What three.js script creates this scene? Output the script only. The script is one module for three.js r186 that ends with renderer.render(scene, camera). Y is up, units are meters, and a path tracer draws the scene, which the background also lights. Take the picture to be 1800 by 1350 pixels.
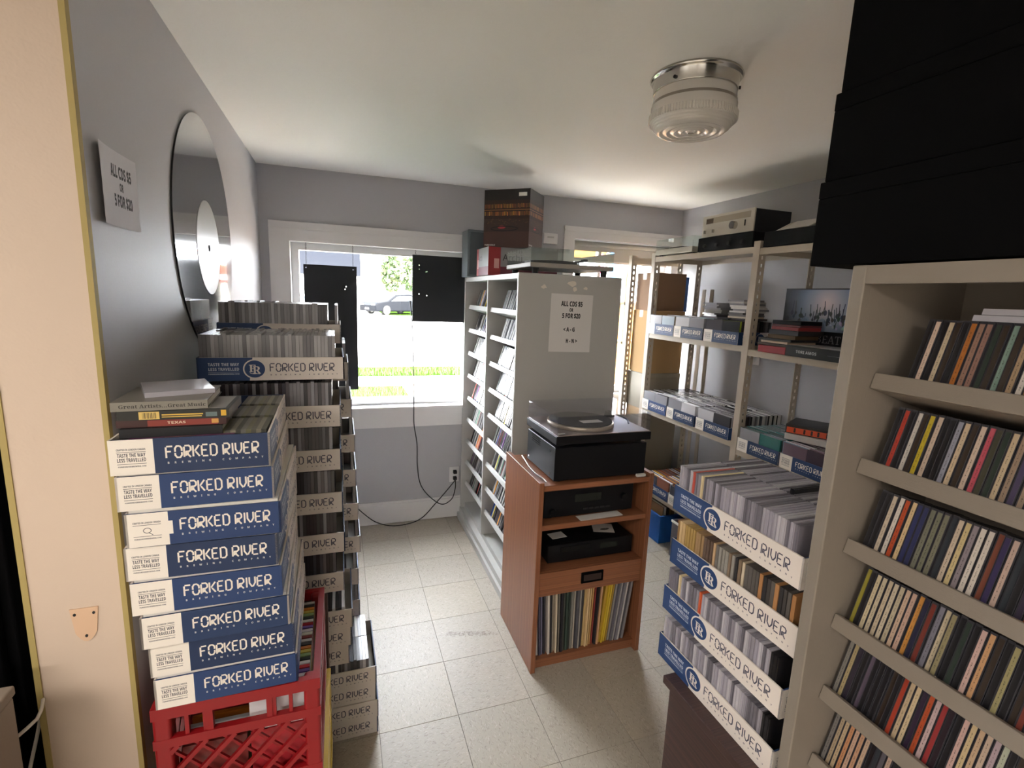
import * as THREE from 'three';
import { RoundedBoxGeometry } from 'three/addons/geometries/RoundedBoxGeometry.js';
import { mergeGeometries } from 'three/addons/utils/BufferGeometryUtils.js';
import { RectAreaLightUniformsLib } from 'three/addons/lights/RectAreaLightUniformsLib.js';

// ───────────── camera, sky, sun, large lamps, exposure ─────────────
const scene = new THREE.Scene();
const camera = new THREE.PerspectiveCamera(75.42, 1800 / 1350, 0.05, 400);
camera.position.set(-0.4153, 1.6488, 3.203);
camera.rotation.set(-0.1734969, -0.3363583, 0.0388463, 'YXZ');
const renderer = new THREE.WebGLRenderer();
renderer.toneMapping = THREE.LinearToneMapping;
renderer.toneMappingExposure = 7.4;
renderer.shadowMap.enabled = true;
scene.background = new THREE.Color().setRGB(5.4, 5.7, 6.1);
const sun = new THREE.DirectionalLight(0xfff2dd, 13);
sun.position.set(14, 17, 1.2); sun.target.position.set(0, 0, -8); scene.add(sun, sun.target);
sun.castShadow = true; sun.shadow.radius = 1; sun.shadow.mapSize.set(2048, 2048);
Object.assign(sun.shadow.camera, { left: -40, right: 40, top: 40, bottom: -40, near: 1, far: 120 });
RectAreaLightUniformsLib.init();
const LAMP_POWER = 2.7, LAMP_COLOR = new THREE.Color().setRGB(1.0, 0.94, 0.88);

// ───────────── helpers ─────────────
function rng(seed) { let a = seed >>> 0; return () => { a |= 0; a = (a + 0x6D2B79F5) | 0; let t = Math.imul(a ^ (a >>> 15), 1 | a); t = (t + Math.imul(t ^ (t >>> 7), 61 | t)) ^ t; return ((t ^ (t >>> 14)) >>> 0) / 4294967296; }; }
const used = new Map();
function numbered(n) { const k = used.get(n) ?? 0; used.set(n, k + 1); return k ? n + '_' + String(k).padStart(3, '0') : n; }
const tagShadow = (m) => { m.castShadow = true; m.receiveShadow = true; return m; };
function thing(name, label, category, [x, y, z] = [0, 0, 0], turn = 0, group) {
  const o = new THREE.Group(); o.name = numbered(name); o.position.set(x, y, z); o.rotation.y = turn;
  o.userData = { label, category }; if (group) o.userData.group = group;
  scene.add(o); return o;
}
function solo(name, label, category, geo, mat, [x, y, z] = [0, 0, 0], rot = [0, 0, 0], group) {
  const o = tagShadow(new THREE.Mesh(geo, mat)); o.name = numbered(name); o.position.set(x, y, z); o.rotation.set(...rot);
  o.userData = { label, category }; if (group) o.userData.group = group;
  scene.add(o); return o;
}
function part(parent, name, geo, mat, [x, y, z] = [0, 0, 0], rot = [0, 0, 0], label) {
  const o = tagShadow(new THREE.Mesh(geo, mat)); o.name = name; o.position.set(x, y, z); o.rotation.set(...rot);
  if (label) o.userData.label = label;
  parent.add(o); return o;
}
function struct(name, geo, mat, pos, rot = [0, 0, 0]) {
  const o = tagShadow(new THREE.Mesh(geo, mat)); o.name = name; o.position.set(...pos); o.rotation.set(...rot);
  o.userData = { kind: 'structure' }; scene.add(o); return o;
}
const boxCache = new Map();
function B(w, h, d) { const k = [w, h, d].map((v) => v.toFixed(5)).join(); if (!boxCache.has(k)) boxCache.set(k, new THREE.BoxGeometry(w, h, d)); return boxCache.get(k); }
function RB(w, h, d, r = 0.003, s = 2) { const k = 'r' + [w, h, d, r, s].map((v) => v.toFixed(5)).join(); if (!boxCache.has(k)) boxCache.set(k, new RoundedBoxGeometry(w, h, d, s, r)); return boxCache.get(k); }
// a box from its two corners, in world or parent units: [x0,x1],[y0,y1],[z0,z1] as geometry already in place
function slab(x0, x1, y0, y1, z0, z1) { const g = new THREE.BoxGeometry(x1 - x0, y1 - y0, z1 - z0); g.translate((x0 + x1) / 2, (y0 + y1) / 2, (z0 + z1) / 2); return metreUV(g); }
// uv in metres from position and normal, so that patterns keep their size
function metreUV(g) {
  const p = g.attributes.position, n = g.attributes.normal, uv = new Float32Array(p.count * 2);
  for (let i = 0; i < p.count; i++) {
    const ax = Math.abs(n.getX(i)), ay = Math.abs(n.getY(i)), az = Math.abs(n.getZ(i));
    if (ax >= ay && ax >= az) { uv[2 * i] = p.getZ(i); uv[2 * i + 1] = p.getY(i); }
    else if (ay >= az) { uv[2 * i] = p.getX(i); uv[2 * i + 1] = p.getZ(i); }
    else { uv[2 * i] = p.getX(i); uv[2 * i + 1] = p.getY(i); }
  }
  g.setAttribute('uv', new THREE.BufferAttribute(uv, 2)); return g;
}
// a box whose one face ('px','nx','py','pz','nz') shows the whole print and whose other faces take one spot (u,v) of it
function printedBox(w, h, d, faces, spot = [0.5, 0.985]) {
  const g = new THREE.BoxGeometry(w, h, d), uv = g.attributes.uv, order = ['px', 'nx', 'py', 'ny', 'pz', 'nz'];
  for (let f = 0; f < 6; f++) if (!faces.includes(order[f])) for (let i = 0; i < 4; i++) uv.setXY(f * 4 + i, spot[0] + (i % 2) * 0.004, spot[1] - (i > 1 ? 0.004 : 0));
  return g;
}
function tube(pts, r, seg = 40, rad = 6) { return new THREE.TubeGeometry(new THREE.CatmullRomCurve3(pts.map((p) => new THREE.Vector3(...p))), seg, r, rad); }
function canvas(w, h, draw) {
  const c = document.createElement('canvas'); c.width = w; c.height = h; const x = c.getContext('2d'); draw(x, w, h);
  const t = new THREE.CanvasTexture(c); t.colorSpace = THREE.SRGBColorSpace; t.anisotropy = 8; return t;
}
function noiseTex(size, seed, lo, hi, coarse = 8, mixCoarse = 0.6) {
  const r = rng(seed), data = new Uint8Array(size * size * 4), grid = []; for (let i = 0; i < coarse * coarse; i++) grid.push(r());
  for (let y = 0; y < size; y++) for (let x = 0; x < size; x++) {
    const gx = x / size * coarse, gy = y / size * coarse, x0 = Math.floor(gx), y0 = Math.floor(gy), fx = gx - x0, fy = gy - y0;
    const at = (a, b) => grid[(b % coarse) * coarse + (a % coarse)], sx = fx * fx * (3 - 2 * fx), sy = fy * fy * (3 - 2 * fy);
    const c = (at(x0, y0) * (1 - sx) + at(x0 + 1, y0) * sx) * (1 - sy) + (at(x0, y0 + 1) * (1 - sx) + at(x0 + 1, y0 + 1) * sx) * sy;
    const v = lo + (hi - lo) * (c * mixCoarse + r() * (1 - mixCoarse)), k = (y * size + x) * 4; data[k] = data[k + 1] = data[k + 2] = v; data[k + 3] = 255;
  }
  const t = new THREE.DataTexture(data, size, size); t.magFilter = THREE.LinearFilter; t.minFilter = THREE.LinearMipmapLinearFilter; t.generateMipmaps = true; t.wrapS = t.wrapT = THREE.RepeatWrapping; t.needsUpdate = true; return t;
}
function std(color, roughness = 0.7, extra = {}) { const m = new THREE.MeshStandardMaterial({ roughness, ...extra }); if (Array.isArray(color)) m.color.setRGB(...color); else m.color.set(color); return m; }
function phys(color, extra = {}) { const m = new THREE.MeshPhysicalMaterial(extra); m.color.set(color); return m; }

// ───────────── materials ─────────────
const fine = noiseTex(128, 5, 60, 200, 16, 0.35); fine.repeat.set(3, 3);
const M = {
  wallGrey: std('#b1b0b3', 0.55, { bumpMap: fine, bumpScale: 0.0006 }),
  ceiling: std('#eceae5', 0.85, { bumpMap: fine, bumpScale: 0.0008 }),
  doorPaint: std('#8d8074', 0.5),
  shopWall: std('#cfcdca', 0.7),
  cream: std('#cdb9a6', 0.6, { bumpMap: fine, bumpScale: 0.0008 }),
  yellowEdge: std('#a8955c', 0.7),
  trim: std('#d9d6d4', 0.35), sash: std('#dcdcda', 0.3),
  grout: std('#5a544c', 0.9), floorPlain: std('#bdb6aa', 0.5),
  unit: std('#b3b2ae', 0.45, { bumpMap: fine, bumpScale: 0.0004 }), unitLip: std('#b3b2ae', 0.4), unitRail: std('#b3b2ae', 0.4),
  unitWarm: std('#857b70', 0.5, { bumpMap: fine, bumpScale: 0.0004 }), 
  steel: std('#b5a998', 0.5, { bumpMap: fine, bumpScale: 0.0003 }),
  black: phys('#060607', { roughness: 0.9, specularIntensity: 0.15 }), blackGloss: std('#0c0c0e', 0.22), blackSatin: phys('#0d0d10', { roughness: 0.42, specularIntensity: 0.45 }), dark: std('#1c1b1d', 0.6),
  boardBlack: std('#15171b', 0.7),
  chrome: std('#c9c6c0', 0.16, { metalness: 1 }), alu: std('#b9b3a6', 0.35, { metalness: 0.7 }), silverPanel: std('#c2bcae', 0.4, { metalness: 0.35 }),
  card: std('#e6e3de', 0.75), trayInner: std('#d9d4cb', 0.85), cardboard: std('#8a6d55', 0.9),
  red: std('#8a0d14', 0.42), yellow: std('#c9a71b', 0.45), blueBin: std('#1d5fae', 0.45), greyBin: std('#716c70', 0.5),
  rubber: std('#141312', 0.7), cord: std('#1f1c1a', 0.6), whiteCord: std('#d8d2c9', 0.5),
  brownBoard: std('#4a3029', 0.6), darkWood: std('#2e1d1a', 0.55),
  glass: phys('#ffffff', { transmission: 1, roughness: 0, thickness: 0, ior: 1.45 }),
  smoke: phys('#f3f3f6', { transmission: 1, roughness: 0.02, thickness: 0, ior: 1.49 }),
  acrylic: phys('#fafdfc', { transmission: 1, roughness: 0.01, thickness: 0, ior: 1.49 }),
  caseClear: std('#b9b6bd', 0.18), blind: std('#a9a8a2', 0.85),
};
// wood with grain along v
const woodTex = canvas(512, 512, (x, w, h) => {
  x.fillStyle = '#8f5c40'; x.fillRect(0, 0, w, h); const r = rng(31);
  for (let i = 0; i < 700; i++) { const px = r() * w, a = 0.05 + r() * 0.12; x.strokeStyle = r() < 0.5 ? `rgba(60,28,14,${a})` : `rgba(176,112,70,${a})`; x.lineWidth = 0.6 + r() * 2.2; x.beginPath(); x.moveTo(px, 0); x.bezierCurveTo(px + (r() - 0.5) * 14, h * 0.3, px + (r() - 0.5) * 14, h * 0.7, px, h); x.stroke(); }
}); woodTex.wrapS = woodTex.wrapT = THREE.RepeatWrapping; woodTex.repeat.set(2.2, 1.1);
const woodTexH = woodTex.clone(); woodTexH.rotation = Math.PI / 2; woodTexH.needsUpdate = true;
M.wood = std('#ffffff', 0.38, { map: woodTex }); M.woodH = std('#ffffff', 0.38, { map: woodTexH });
const brownTex = canvas(256, 256, (x, w, h) => {
  x.fillStyle = '#3a2420'; x.fillRect(0, 0, w, h); const r = rng(77);
  for (let i = 0; i < 260; i++) { const py = r() * h; x.strokeStyle = r() < 0.5 ? 'rgba(20,10,8,.2)' : 'rgba(96,62,50,.16)'; x.lineWidth = 0.6 + r() * 2; x.beginPath(); x.moveTo(0, py); x.bezierCurveTo(w * 0.3, py + (r() - 0.5) * 10, w * 0.7, py + (r() - 0.5) * 10, w, py); x.stroke(); }
}); brownTex.wrapS = brownTex.wrapT = THREE.RepeatWrapping; brownTex.repeat.set(1.5, 2); M.standWood = std('#ffffff', 0.5, { map: brownTex });
// vinyl composition tile: cream with drawn-out flecks
const tileMats = [0, 1, 2, 3, 4].map((v) => std('#ffffff', 0.46, { map: canvas(320, 320, (x, w, h) => {
  const r = rng(900 + v), base = ['#aea597', '#b2a99a', '#aba395', '#b0a695', '#aea597'][v]; x.fillStyle = base; x.fillRect(0, 0, w, h);
  for (let i = 0; i < 1500; i++) { const px = r() * w, py = r() * h, l = 3 + r() * 13, a = (r() - 0.5) * 1.6; x.strokeStyle = ['rgba(140,130,116,.30)', 'rgba(214,206,194,.32)', 'rgba(100,90,78,.28)', 'rgba(186,170,150,.25)'][Math.floor(r() * 4)]; x.lineWidth = 0.8 + r() * 2.2; x.beginPath(); x.moveTo(px, py); x.lineTo(px + Math.cos(a) * l, py + Math.sin(a) * l); x.stroke(); }
  for (let i = 0; i < 26; i++) { const px = r() * w, py = r() * h; x.strokeStyle = 'rgba(60,52,46,.5)'; x.lineWidth = 0.7 + r(); x.beginPath(); x.moveTo(px, py); x.lineTo(px + (r() - 0.5) * 12, py + (r() - 0.5) * 7); x.stroke(); }
  if (v === 4) for (let i = 0; i < 240; i++) { const t = r(), px = 60 + t * 230 + (r() - 0.5) * 36, py = 190 - t * 60 + (r() - 0.5) * 34; x.fillStyle = `rgba(74,62,50,${0.05 + r() * 0.12})`; x.beginPath(); x.ellipse(px, py, 2 + r() * 8, 1 + r() * 5, r() * 3, 0, 7); x.fill(); }
}) }));

// ───────────── lettering of the beer trays ─────────────
const GLYPH = { // stencil strokes in a 0.7 x 1 cell
  F: [[[0, 1], [0, 0.06]], [[0.06, 0], [0.68, 0]], [[0, 0.45], [0.5, 0.45]]],
  O: [[[0, 0.5], [0, 0.2], [0.18, 0], [0.5, 0]], [[0.5, 0], [0.68, 0.2], [0.68, 0.45]], [[0.68, 0.55], [0.68, 0.8], [0.5, 1], [0.18, 1], [0, 0.8], [0, 0.6]]],
  R: [[[0, 1], [0, 0.08]], [[0.06, 0], [0.5, 0], [0.68, 0.16], [0.68, 0.4], [0.5, 0.52], [0.14, 0.52]], [[0.38, 0.6], [0.38, 0.78], [0.66, 1.04]], [[0.2, 0.52], [0.2, 0.9]]],
  K: [[[0, 0], [0, 1]], [[0.66, 0], [0.2, 0.48], [0.14, 0.48]], [[0.26, 0.56], [0.66, 1]]],
  E: [[[0, 0.06], [0, 0.94]], [[0.06, 0], [0.62, 0]], [[0.08, 0.48], [0.5, 0.48]], [[0.06, 1], [0.64, 1]]],
  D: [[[0, 0], [0, 1]], [[0.1, 0], [0.46, 0], [0.66, 0.2], [0.66, 0.8], [0.46, 1], [0.1, 1]]],
  I: [[[0.1, 0], [0.1, 1]]], V: [[[0, 0], [0, 0.6], [0.33, 1]], [[0.66, 0], [0.66, 0.6], [0.38, 0.97]]],
};
function forkedRiver(x, x0, y0, width, height, color, lw) {
  const word = 'FORKED RIVER'; let units = 0; for (const c of word) units += c === ' ' ? 0.42 : (c === 'I' ? 0.42 : 0.92);
  const s = width / units; x.strokeStyle = color; x.lineWidth = lw; x.lineJoin = 'miter'; x.lineCap = 'butt'; let px = x0;
  for (const c of word) { if (c === ' ') { px += 0.42 * s; continue; } for (const line of GLYPH[c]) { x.beginPath(); line.forEach(([a, b], i) => (i ? x.lineTo(px + a * s, y0 + b * height) : x.moveTo(px + a * s, y0 + b * height))); x.stroke(); } px += (c === 'I' ? 0.42 : 0.92) * s; }
}
function spaced(x, text, x0, x1, y, font, color) { x.font = font; x.fillStyle = color; x.textAlign = 'center'; x.textBaseline = 'middle'; const n = text.length; for (let i = 0; i < n; i++) x.fillText(text[i], x0 + (x1 - x0) * i / (n - 1), y); }
function squeezed(x, text, cx, cy, width, font, color) { x.save(); x.font = font; x.fillStyle = color; x.textAlign = 'center'; x.textBaseline = 'middle'; const w = x.measureText(text).width; x.translate(cx, cy); x.scale(width / w, 1); x.fillText(text, 0, 0); x.restore(); }
function scuffs(x, w, h, seed, n = 26) { const r = rng(seed); for (let i = 0; i < n; i++) { x.fillStyle = `rgba(235,230,220,${0.04 + r() * 0.10})`; x.fillRect(r() * w, r() < 0.5 ? r() * 6 : h - 6 + r() * 6, 4 + r() * 26, 1 + r() * 3); } }
function shortPrint(seed, mark, blue = '#1c3663') { // white label end, blue field
  return canvas(1024, 256, (x, w, h) => {
    x.fillStyle = blue; x.fillRect(0, 0, w, h); x.fillStyle = '#e9e1d6'; x.fillRect(0, 0, w * 0.262, h);
    forkedRiver(x, w * 0.335, h * 0.25, w * 0.60, h * 0.33, '#e6dccf', 12);
    spaced(x, 'BREWING COMPANY', w * 0.345, w * 0.945, h * 0.72, 'bold 21px sans-serif', '#d9d3cb');
    const c = '#2b2a33'; squeezed(x, 'CRAFTED IN LONDON CANADA', w * 0.13, h * 0.28, w * 0.17, 'bold 17px sans-serif', c);
    x.fillStyle = c; x.fillRect(w * 0.045, h * 0.345, w * 0.17, 3); x.fillRect(w * 0.045, h * 0.68, w * 0.17, 3);
    if (mark) { x.strokeStyle = c; x.lineWidth = 4; x.beginPath(); x.ellipse(w * 0.13, h * 0.52, 24, 19, 0, 0, 7); x.stroke(); x.beginPath(); x.moveTo(w * 0.13 + 8, h * 0.58); x.lineTo(w * 0.13 + 34, h * 0.66); x.stroke(); x.fillStyle = '#e9e1d6'; x.fillRect(w * 0.26, h * 0.28, w * 0.028, h * 0.4); }
    else { squeezed(x, 'TASTE THE WAY', w * 0.13, h * 0.44, w * 0.165, 'bold 38px sans-serif', c); squeezed(x, 'LESS TRAVELLED', w * 0.13, h * 0.58, w * 0.17, 'bold 38px sans-serif', c); }
    squeezed(x, 'FORKEDRIVERBREWING.COM', w * 0.13, h * 0.76, w * 0.165, 'bold 15px sans-serif', c); scuffs(x, w, h, seed);
  });
}
function longPrint(seed) { // blue end with emblem, white field
  return canvas(1400, 256, (x, w, h) => {
    x.fillStyle = '#ddd3ca'; x.fillRect(0, 0, w, h); x.fillStyle = '#203c6a'; x.beginPath(); x.moveTo(0, 0); x.lineTo(w * 0.36, 0); x.lineTo(w * 0.335, h); x.lineTo(0, h); x.fill();
    squeezed(x, 'TASTE THE WAY', w * 0.17, h * 0.30, w * 0.2, 'bold 46px sans-serif', '#cfd3db'); squeezed(x, 'LESS TRAVELLED', w * 0.17, h * 0.50, w * 0.2, 'bold 46px sans-serif', '#cfd3db');
    x.fillStyle = '#cfd3db'; x.fillRect(w * 0.07, h * 0.615, w * 0.2, 3); squeezed(x, 'FORKEDRIVERBREWING.COM', w * 0.17, h * 0.70, w * 0.2, 'bold 20px sans-serif', '#cfd3db');
    const cx = w * 0.372, cy = h * 0.5, R = h * 0.40; x.fillStyle = '#ddd3ca'; x.beginPath(); x.arc(cx, cy, R + 7, 0, 7); x.fill(); x.fillStyle = '#203c6a'; x.beginPath(); x.arc(cx, cy, R - 7, 0, 7); x.fill();
    x.font = 'bold 112px serif'; x.fillStyle = '#ddd3ca'; x.textAlign = 'center'; x.textBaseline = 'middle'; x.fillText('F', cx - 22, cy - 6); x.fillText('R', cx + 16, cy + 12);
    x.strokeStyle = '#ddd3ca'; x.lineWidth = 7; x.beginPath(); x.moveTo(cx - 46, cy + 40); x.bezierCurveTo(cx - 20, cy + 66, cx + 14, cy + 46, cx + 48, cy + 56); x.stroke();
    forkedRiver(x, w * 0.475, h * 0.27, w * 0.46, h * 0.34, '#3b3a4c', 10);
    spaced(x, 'BREWING COMPANY', w * 0.48, w * 0.945, h * 0.76, 'bold 20px sans-serif', '#3b3a4c'); scuffs(x, w, h, seed, 10);
  });
}
M.short = [1, 2, 3].map((s) => std('#ffffff', 0.55, { map: shortPrint(s * 11, false, ['#1d3866', '#152b50', '#193259'][s - 1]) })); M.shortMark = std('#ffffff', 0.55, { map: shortPrint(99, true) });
M.long = [1, 2].map((s) => std('#ffffff', 0.55, { map: longPrint(s * 17) }));
const TL = 0.415, TD = 0.28, TH = 0.071, TT = 0.004; // tray: length, depth, height, board
const trayGeo = { long: printedBox(TL, TH, TT, ['pz'], [0.6, 0.06]), longB: printedBox(TL, TH, TT, ['nz'], [0.6, 0.06]), short: printedBox(TT, TH, TD, ['px'], [0.6, 0.03]), shortB: printedBox(TT, TH, TD, ['nx'], [0.6, 0.03]), floor: new THREE.BoxGeometry(TL - 2 * TT, TT, TD - 2 * TT) };
let trayCount = 0;
function tray(label, pos, turn, group, opt = {}) {
  const t = thing('beer_tray', label, 'tray', pos, turn, group), k = trayCount++;
  part(t, 'bottom', trayGeo.floor, M.trayInner, [0, TT / 2, 0]);
  const sm = opt.mark ? M.shortMark : M.short[k % 3];
  part(t, 'long_panel', trayGeo.long, M.long[k % 2], [0, TH / 2, TD / 2 - TT / 2]);
  part(t, 'long_panel', trayGeo.longB, M.long[(k + 1) % 2], [0, TH / 2, -TD / 2 + TT / 2]);
  part(t, 'short_panel', trayGeo.short, sm, [TL / 2 - TT / 2, TH / 2, 0]);
  part(t, 'short_panel', trayGeo.shortB, sm, [-TL / 2 + TT / 2, TH / 2, 0]);
  return t;
}
// CDs that are too many and too small to pick apart: gathered per place, drawn as instances
const heaps = {};
const unitCd = new THREE.BoxGeometry(1, 1, 1);
function heap(key) { return (heaps[key] ??= { m: [], c: [] }); }
const CDT = 0.0102, CDH = 0.125, CDW = 0.142;
const PLAIN = ['#2a2a2d', '#3a383b', '#8f8d92', '#c9c6c8', '#55535a', '#1d1d20', '#a9a5a8', '#6d686b', '#d8d5d2', '#4a4246'];
const _o = new THREE.Object3D();
function addCd(key, p, rot, size, color) { _o.position.set(...p); _o.rotation.set(...rot); _o.scale.set(...size); _o.updateMatrix(); heap(key).m.push(_o.matrix.clone()); heap(key).c.push(new THREE.Color(color)); }
// a row of CDs standing in a tray: along local x, faces to +-x; turned with the tray
function fillTray(key, pos, turn, seed, { rows = 2, full = 0.97, palette = PLAIN, h = CDH, x0 = 0 } = {}) {
  const r = rng(seed), c = Math.cos(turn), s = Math.sin(turn), len = (TL - 0.02) * full, n = Math.floor(len / 0.0106);
  for (let row = 0; row < rows; row++) for (let i = 0; i < n; i++) {
    const lx = -TL / 2 + 0.012 + x0 + i * 0.0106, lz = rows === 1 ? TD / 2 - 0.078 : (row ? -1 : 1) * 0.068 + (r() - 0.5) * 0.002, y = TT + h / 2 + (r() < 0.1 ? 0.004 : 0);
    addCd(key, [pos[0] + lx * c + lz * s, pos[1] + y, pos[2] - lx * s + lz * c], [0, turn, 0], [0.0099, h, 0.132], palette[Math.floor(r() * palette.length)]);
  }
}
// the same for trays whose CDs stand one behind the other along local z (short side in front)
function fillTrayShort(key, pos, turn, seed, { cols = 2, full = 0.96, palette = PLAIN } = {}) {
  const r = rng(seed), c = Math.cos(turn), s = Math.sin(turn), n = Math.floor((TD - 0.02) * full / 0.0106);
  for (let col = 0; col < cols; col++) for (let i = 0; i < n; i++) {
    const lz = TD / 2 - 0.012 - i * 0.0106, lx = (col - (cols - 1) / 2) * 0.139, y = TT + CDH / 2 + (r() < 0.1 ? 0.004 : 0);
    addCd(key, [pos[0] + lx * c + lz * s, pos[1] + y, pos[2] - lx * s + lz * c], [0, turn, 0], [0.132, CDH, 0.0099], palette[Math.floor(r() * palette.length)]);
  }
}

// ───────────── the room ─────────────
const XL = -0.868, XR = 2.18, ZB = -0.262, HC = 2.375, ZE = 7.0, XO = -3.2;
const floor = struct('floor', slab(XO, XR + 0.15, -0.12, -0.0032, ZB - 0.15, ZE), M.grout, [0, 0, 0]);
{ // vinyl tiles, 12 inch
  const T = 0.3048, g = new RoundedBoxGeometry(T - 0.0016, 0.003, T - 0.0016, 1, 0.0006), r = rng(4);
  const uvFix = g.attributes.uv, p = g.attributes.position; for (let i = 0; i < p.count; i++) uvFix.setXY(i, p.getX(i) / T + 0.5, p.getZ(i) / T + 0.5);
  for (let i = -3; i < 7; i++) for (let j = -1; j < 13; j++) {
    const x0 = i * T, z0 = j * T; let w = 1, d = 1, cx = x0 + T / 2, cz = z0 + T / 2;
    if (x0 < XL) { w = (x0 + T - XL) / T; cx = (x0 + T + XL) / 2; if (w < 0.05) continue; }
    if (x0 + T > XR) { w = (XR - x0) / T; cx = (x0 + XR) / 2; }
    if (z0 < ZB) { d = (z0 + T - ZB) / T; cz = (z0 + T + ZB) / 2; if (d < 0.02) continue; }
    const m = (i === 0 && j === 3) ? tileMats[4] : tileMats[Math.floor(r() * 4)];
    const t = part(floor, 'tile', g, m, [cx, -0.0016 + (r() - 0.5) * 0.0003, cz], [0, w === 1 && d === 1 && m !== tileMats[4] ? Math.floor(r() * 4) * Math.PI / 2 : 0, 0]); t.scale.set(w, 1, d);
  }
  part(floor, 'floor_sheet', slab(XO, XL, -0.004, -0.0001, ZB, ZE), M.floorPlain); part(floor, 'floor_sheet', slab(XL, XR, -0.004, -0.0001, 3.97, ZE), M.floorPlain);
}
struct('ceiling', slab(XO, XR + 0.15, HC, HC + 0.12, ZB - 0.15, ZE), M.ceiling, [0, 0, 0]);
struct('wall_left', slab(-1.04, XL, 0, HC, ZB, 2.0), M.wallGrey, [0, 0, 0]);
struct('trim_1', mergeGeometries([slab(-1.032, -0.876, 0, HC, 2.0, 2.006)]), M.cream, [0, 0, 0]);
struct('trim_2', mergeGeometries([slab(-0.876, XL + 0.002, 0, HC, 1.992, 2.0085), slab(-1.043, -1.032, 0, HC, 1.992, 2.0085)]), M.yellowEdge, [0, 0, 0]);
struct('wall_right', slab(XR, XR + 0.15, 0, HC, ZB, ZE), M.wallGrey, [0, 0, 0]);
struct('wall_front', slab(XO, XR + 0.15, 0, HC, ZE, ZE + 0.15), M.shopWall, [0, 0, 0]);
struct('wall_far_left', slab(XO - 0.15, XO, 0, HC, ZB - 0.15, ZE + 0.15), M.shopWall, [0, 0, 0]);
// back wall with two openings
const W1 = { x0: -0.70, x1: 0.47, y0: 0.868, y1: 1.938 }, W2 = { x0: 1.237, x1: 2.10, y0: 0.915, y1: 2.092 };
struct('wall_back', mergeGeometries([slab(XO, W1.x0, 0, HC, ZB - 0.15, ZB), slab(W1.x0, W1.x1, 0, W1.y0, ZB - 0.15, ZB), slab(W1.x0, W1.x1, W1.y1, HC, ZB - 0.15, ZB), slab(W1.x1, W2.x0, 0, HC, ZB - 0.15, ZB), slab(W2.x0, W2.x1, 0, W2.y0, ZB - 0.15, ZB), slab(W2.x0, W2.x1, W2.y1, HC, ZB - 0.15, ZB), slab(W2.x1, XR, 0, HC, ZB - 0.15, ZB)]), M.wallGrey, [0, 0, 0]);
struct('baseboard_back', mergeGeometries([slab(XL, XR, 0.004, 0.15, ZB, ZB + 0.016), slab(XL, XR, 0.15, 0.165, ZB, ZB + 0.010)]), M.trim, [0, 0, 0]);
struct('baseboard_right', slab(XR - 0.016, XR, 0.004, 0.16, ZB + 0.016, 3.4), M.trim, [0, 0, 0]);
struct('baseboard_left', slab(XL, XL + 0.016, 0.004, 0.16, ZB + 0.016, 1.99), M.trim, [0, 0, 0]);
function windowSet(name, w, casing, sillDrop, muntins) {
  const g = new THREE.Group(); g.name = name; g.userData = { kind: 'structure' }; scene.add(g);
  const { x0, x1, y0, y1 } = w, c = casing;
  part(g, 'casing', slab(x0 - c, x0, y0 - 0.02, y1 + c, ZB, ZB + 0.02), M.trim); part(g, 'casing', slab(x1, Math.min(x1 + c, XR), y0 - 0.02, y1 + c, ZB, ZB + 0.02), M.trim);
  part(g, 'casing', slab(x0, x1, y1, y1 + c, ZB, ZB + 0.02), M.trim); part(g, 'casing_bead', slab(x0 - c, Math.min(x1 + c, XR), y1 + c * 0.62, y1 + c * 0.72, ZB + 0.02, ZB + 0.027), M.trim);
  part(g, 'sill', slab(x0 - c, Math.min(x1 + c, XR), y0 - 0.022, y0, ZB - 0.13, ZB + 0.045), M.trim); part(g, 'apron', slab(x0 - c, Math.min(x1 + c, XR), y0 - sillDrop, y0 - 0.022, ZB, ZB + 0.018), M.trim);
  const f = 0.045, z0 = ZB - 0.12, z1 = ZB - 0.07;
  part(g, 'sash_frame', mergeGeometries([slab(x0, x0 + f, y0, y1, z0, z1), slab(x1 - f, x1, y0, y1, z0, z1), slab(x0 + f, x1 - f, y0, y0 + f, z0, z1), slab(x0 + f, x1 - f, y1 - f, y1, z0, z1)]), M.sash);
  for (const [a, b, cc, d] of muntins) part(g, 'muntin', slab(a, b, cc, d, z0 + 0.01, z1), M.sash);
  return g;
}
const win1 = windowSet('window_1', W1, 0.115, 0.15, []);
part(win1, 'pane', slab(W1.x0 + 0.04, W1.x1 - 0.04, W1.y0 + 0.04, W1.y1 - 0.04, ZB - 0.097, ZB - 0.094), M.glass);
{ const mx = [1.50, 1.76], my = [1.32, 1.63], mun = []; for (const x of mx) mun.push([x - 0.013, x + 0.013, W2.y0 + 0.045, W2.y1 - 0.045]); for (const y of my) mun.push([W2.x0 + 0.045, W2.x1 - 0.045, y - 0.012, y + 0.012]);
  const win2 = windowSet('window_2', W2, 0.085, 0.12, mun), xs = [W2.x0 + 0.04, ...mx, W2.x1 - 0.04], ys = [W2.y0 + 0.04, ...my, W2.y1 - 0.04];
  for (let i = 0; i < 3; i++) for (let j = 0; j < 3; j++) part(win2, 'pane', slab(xs[i], xs[i + 1], ys[j], ys[j + 1], ZB - 0.097, ZB - 0.094), M.glass); }
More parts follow.
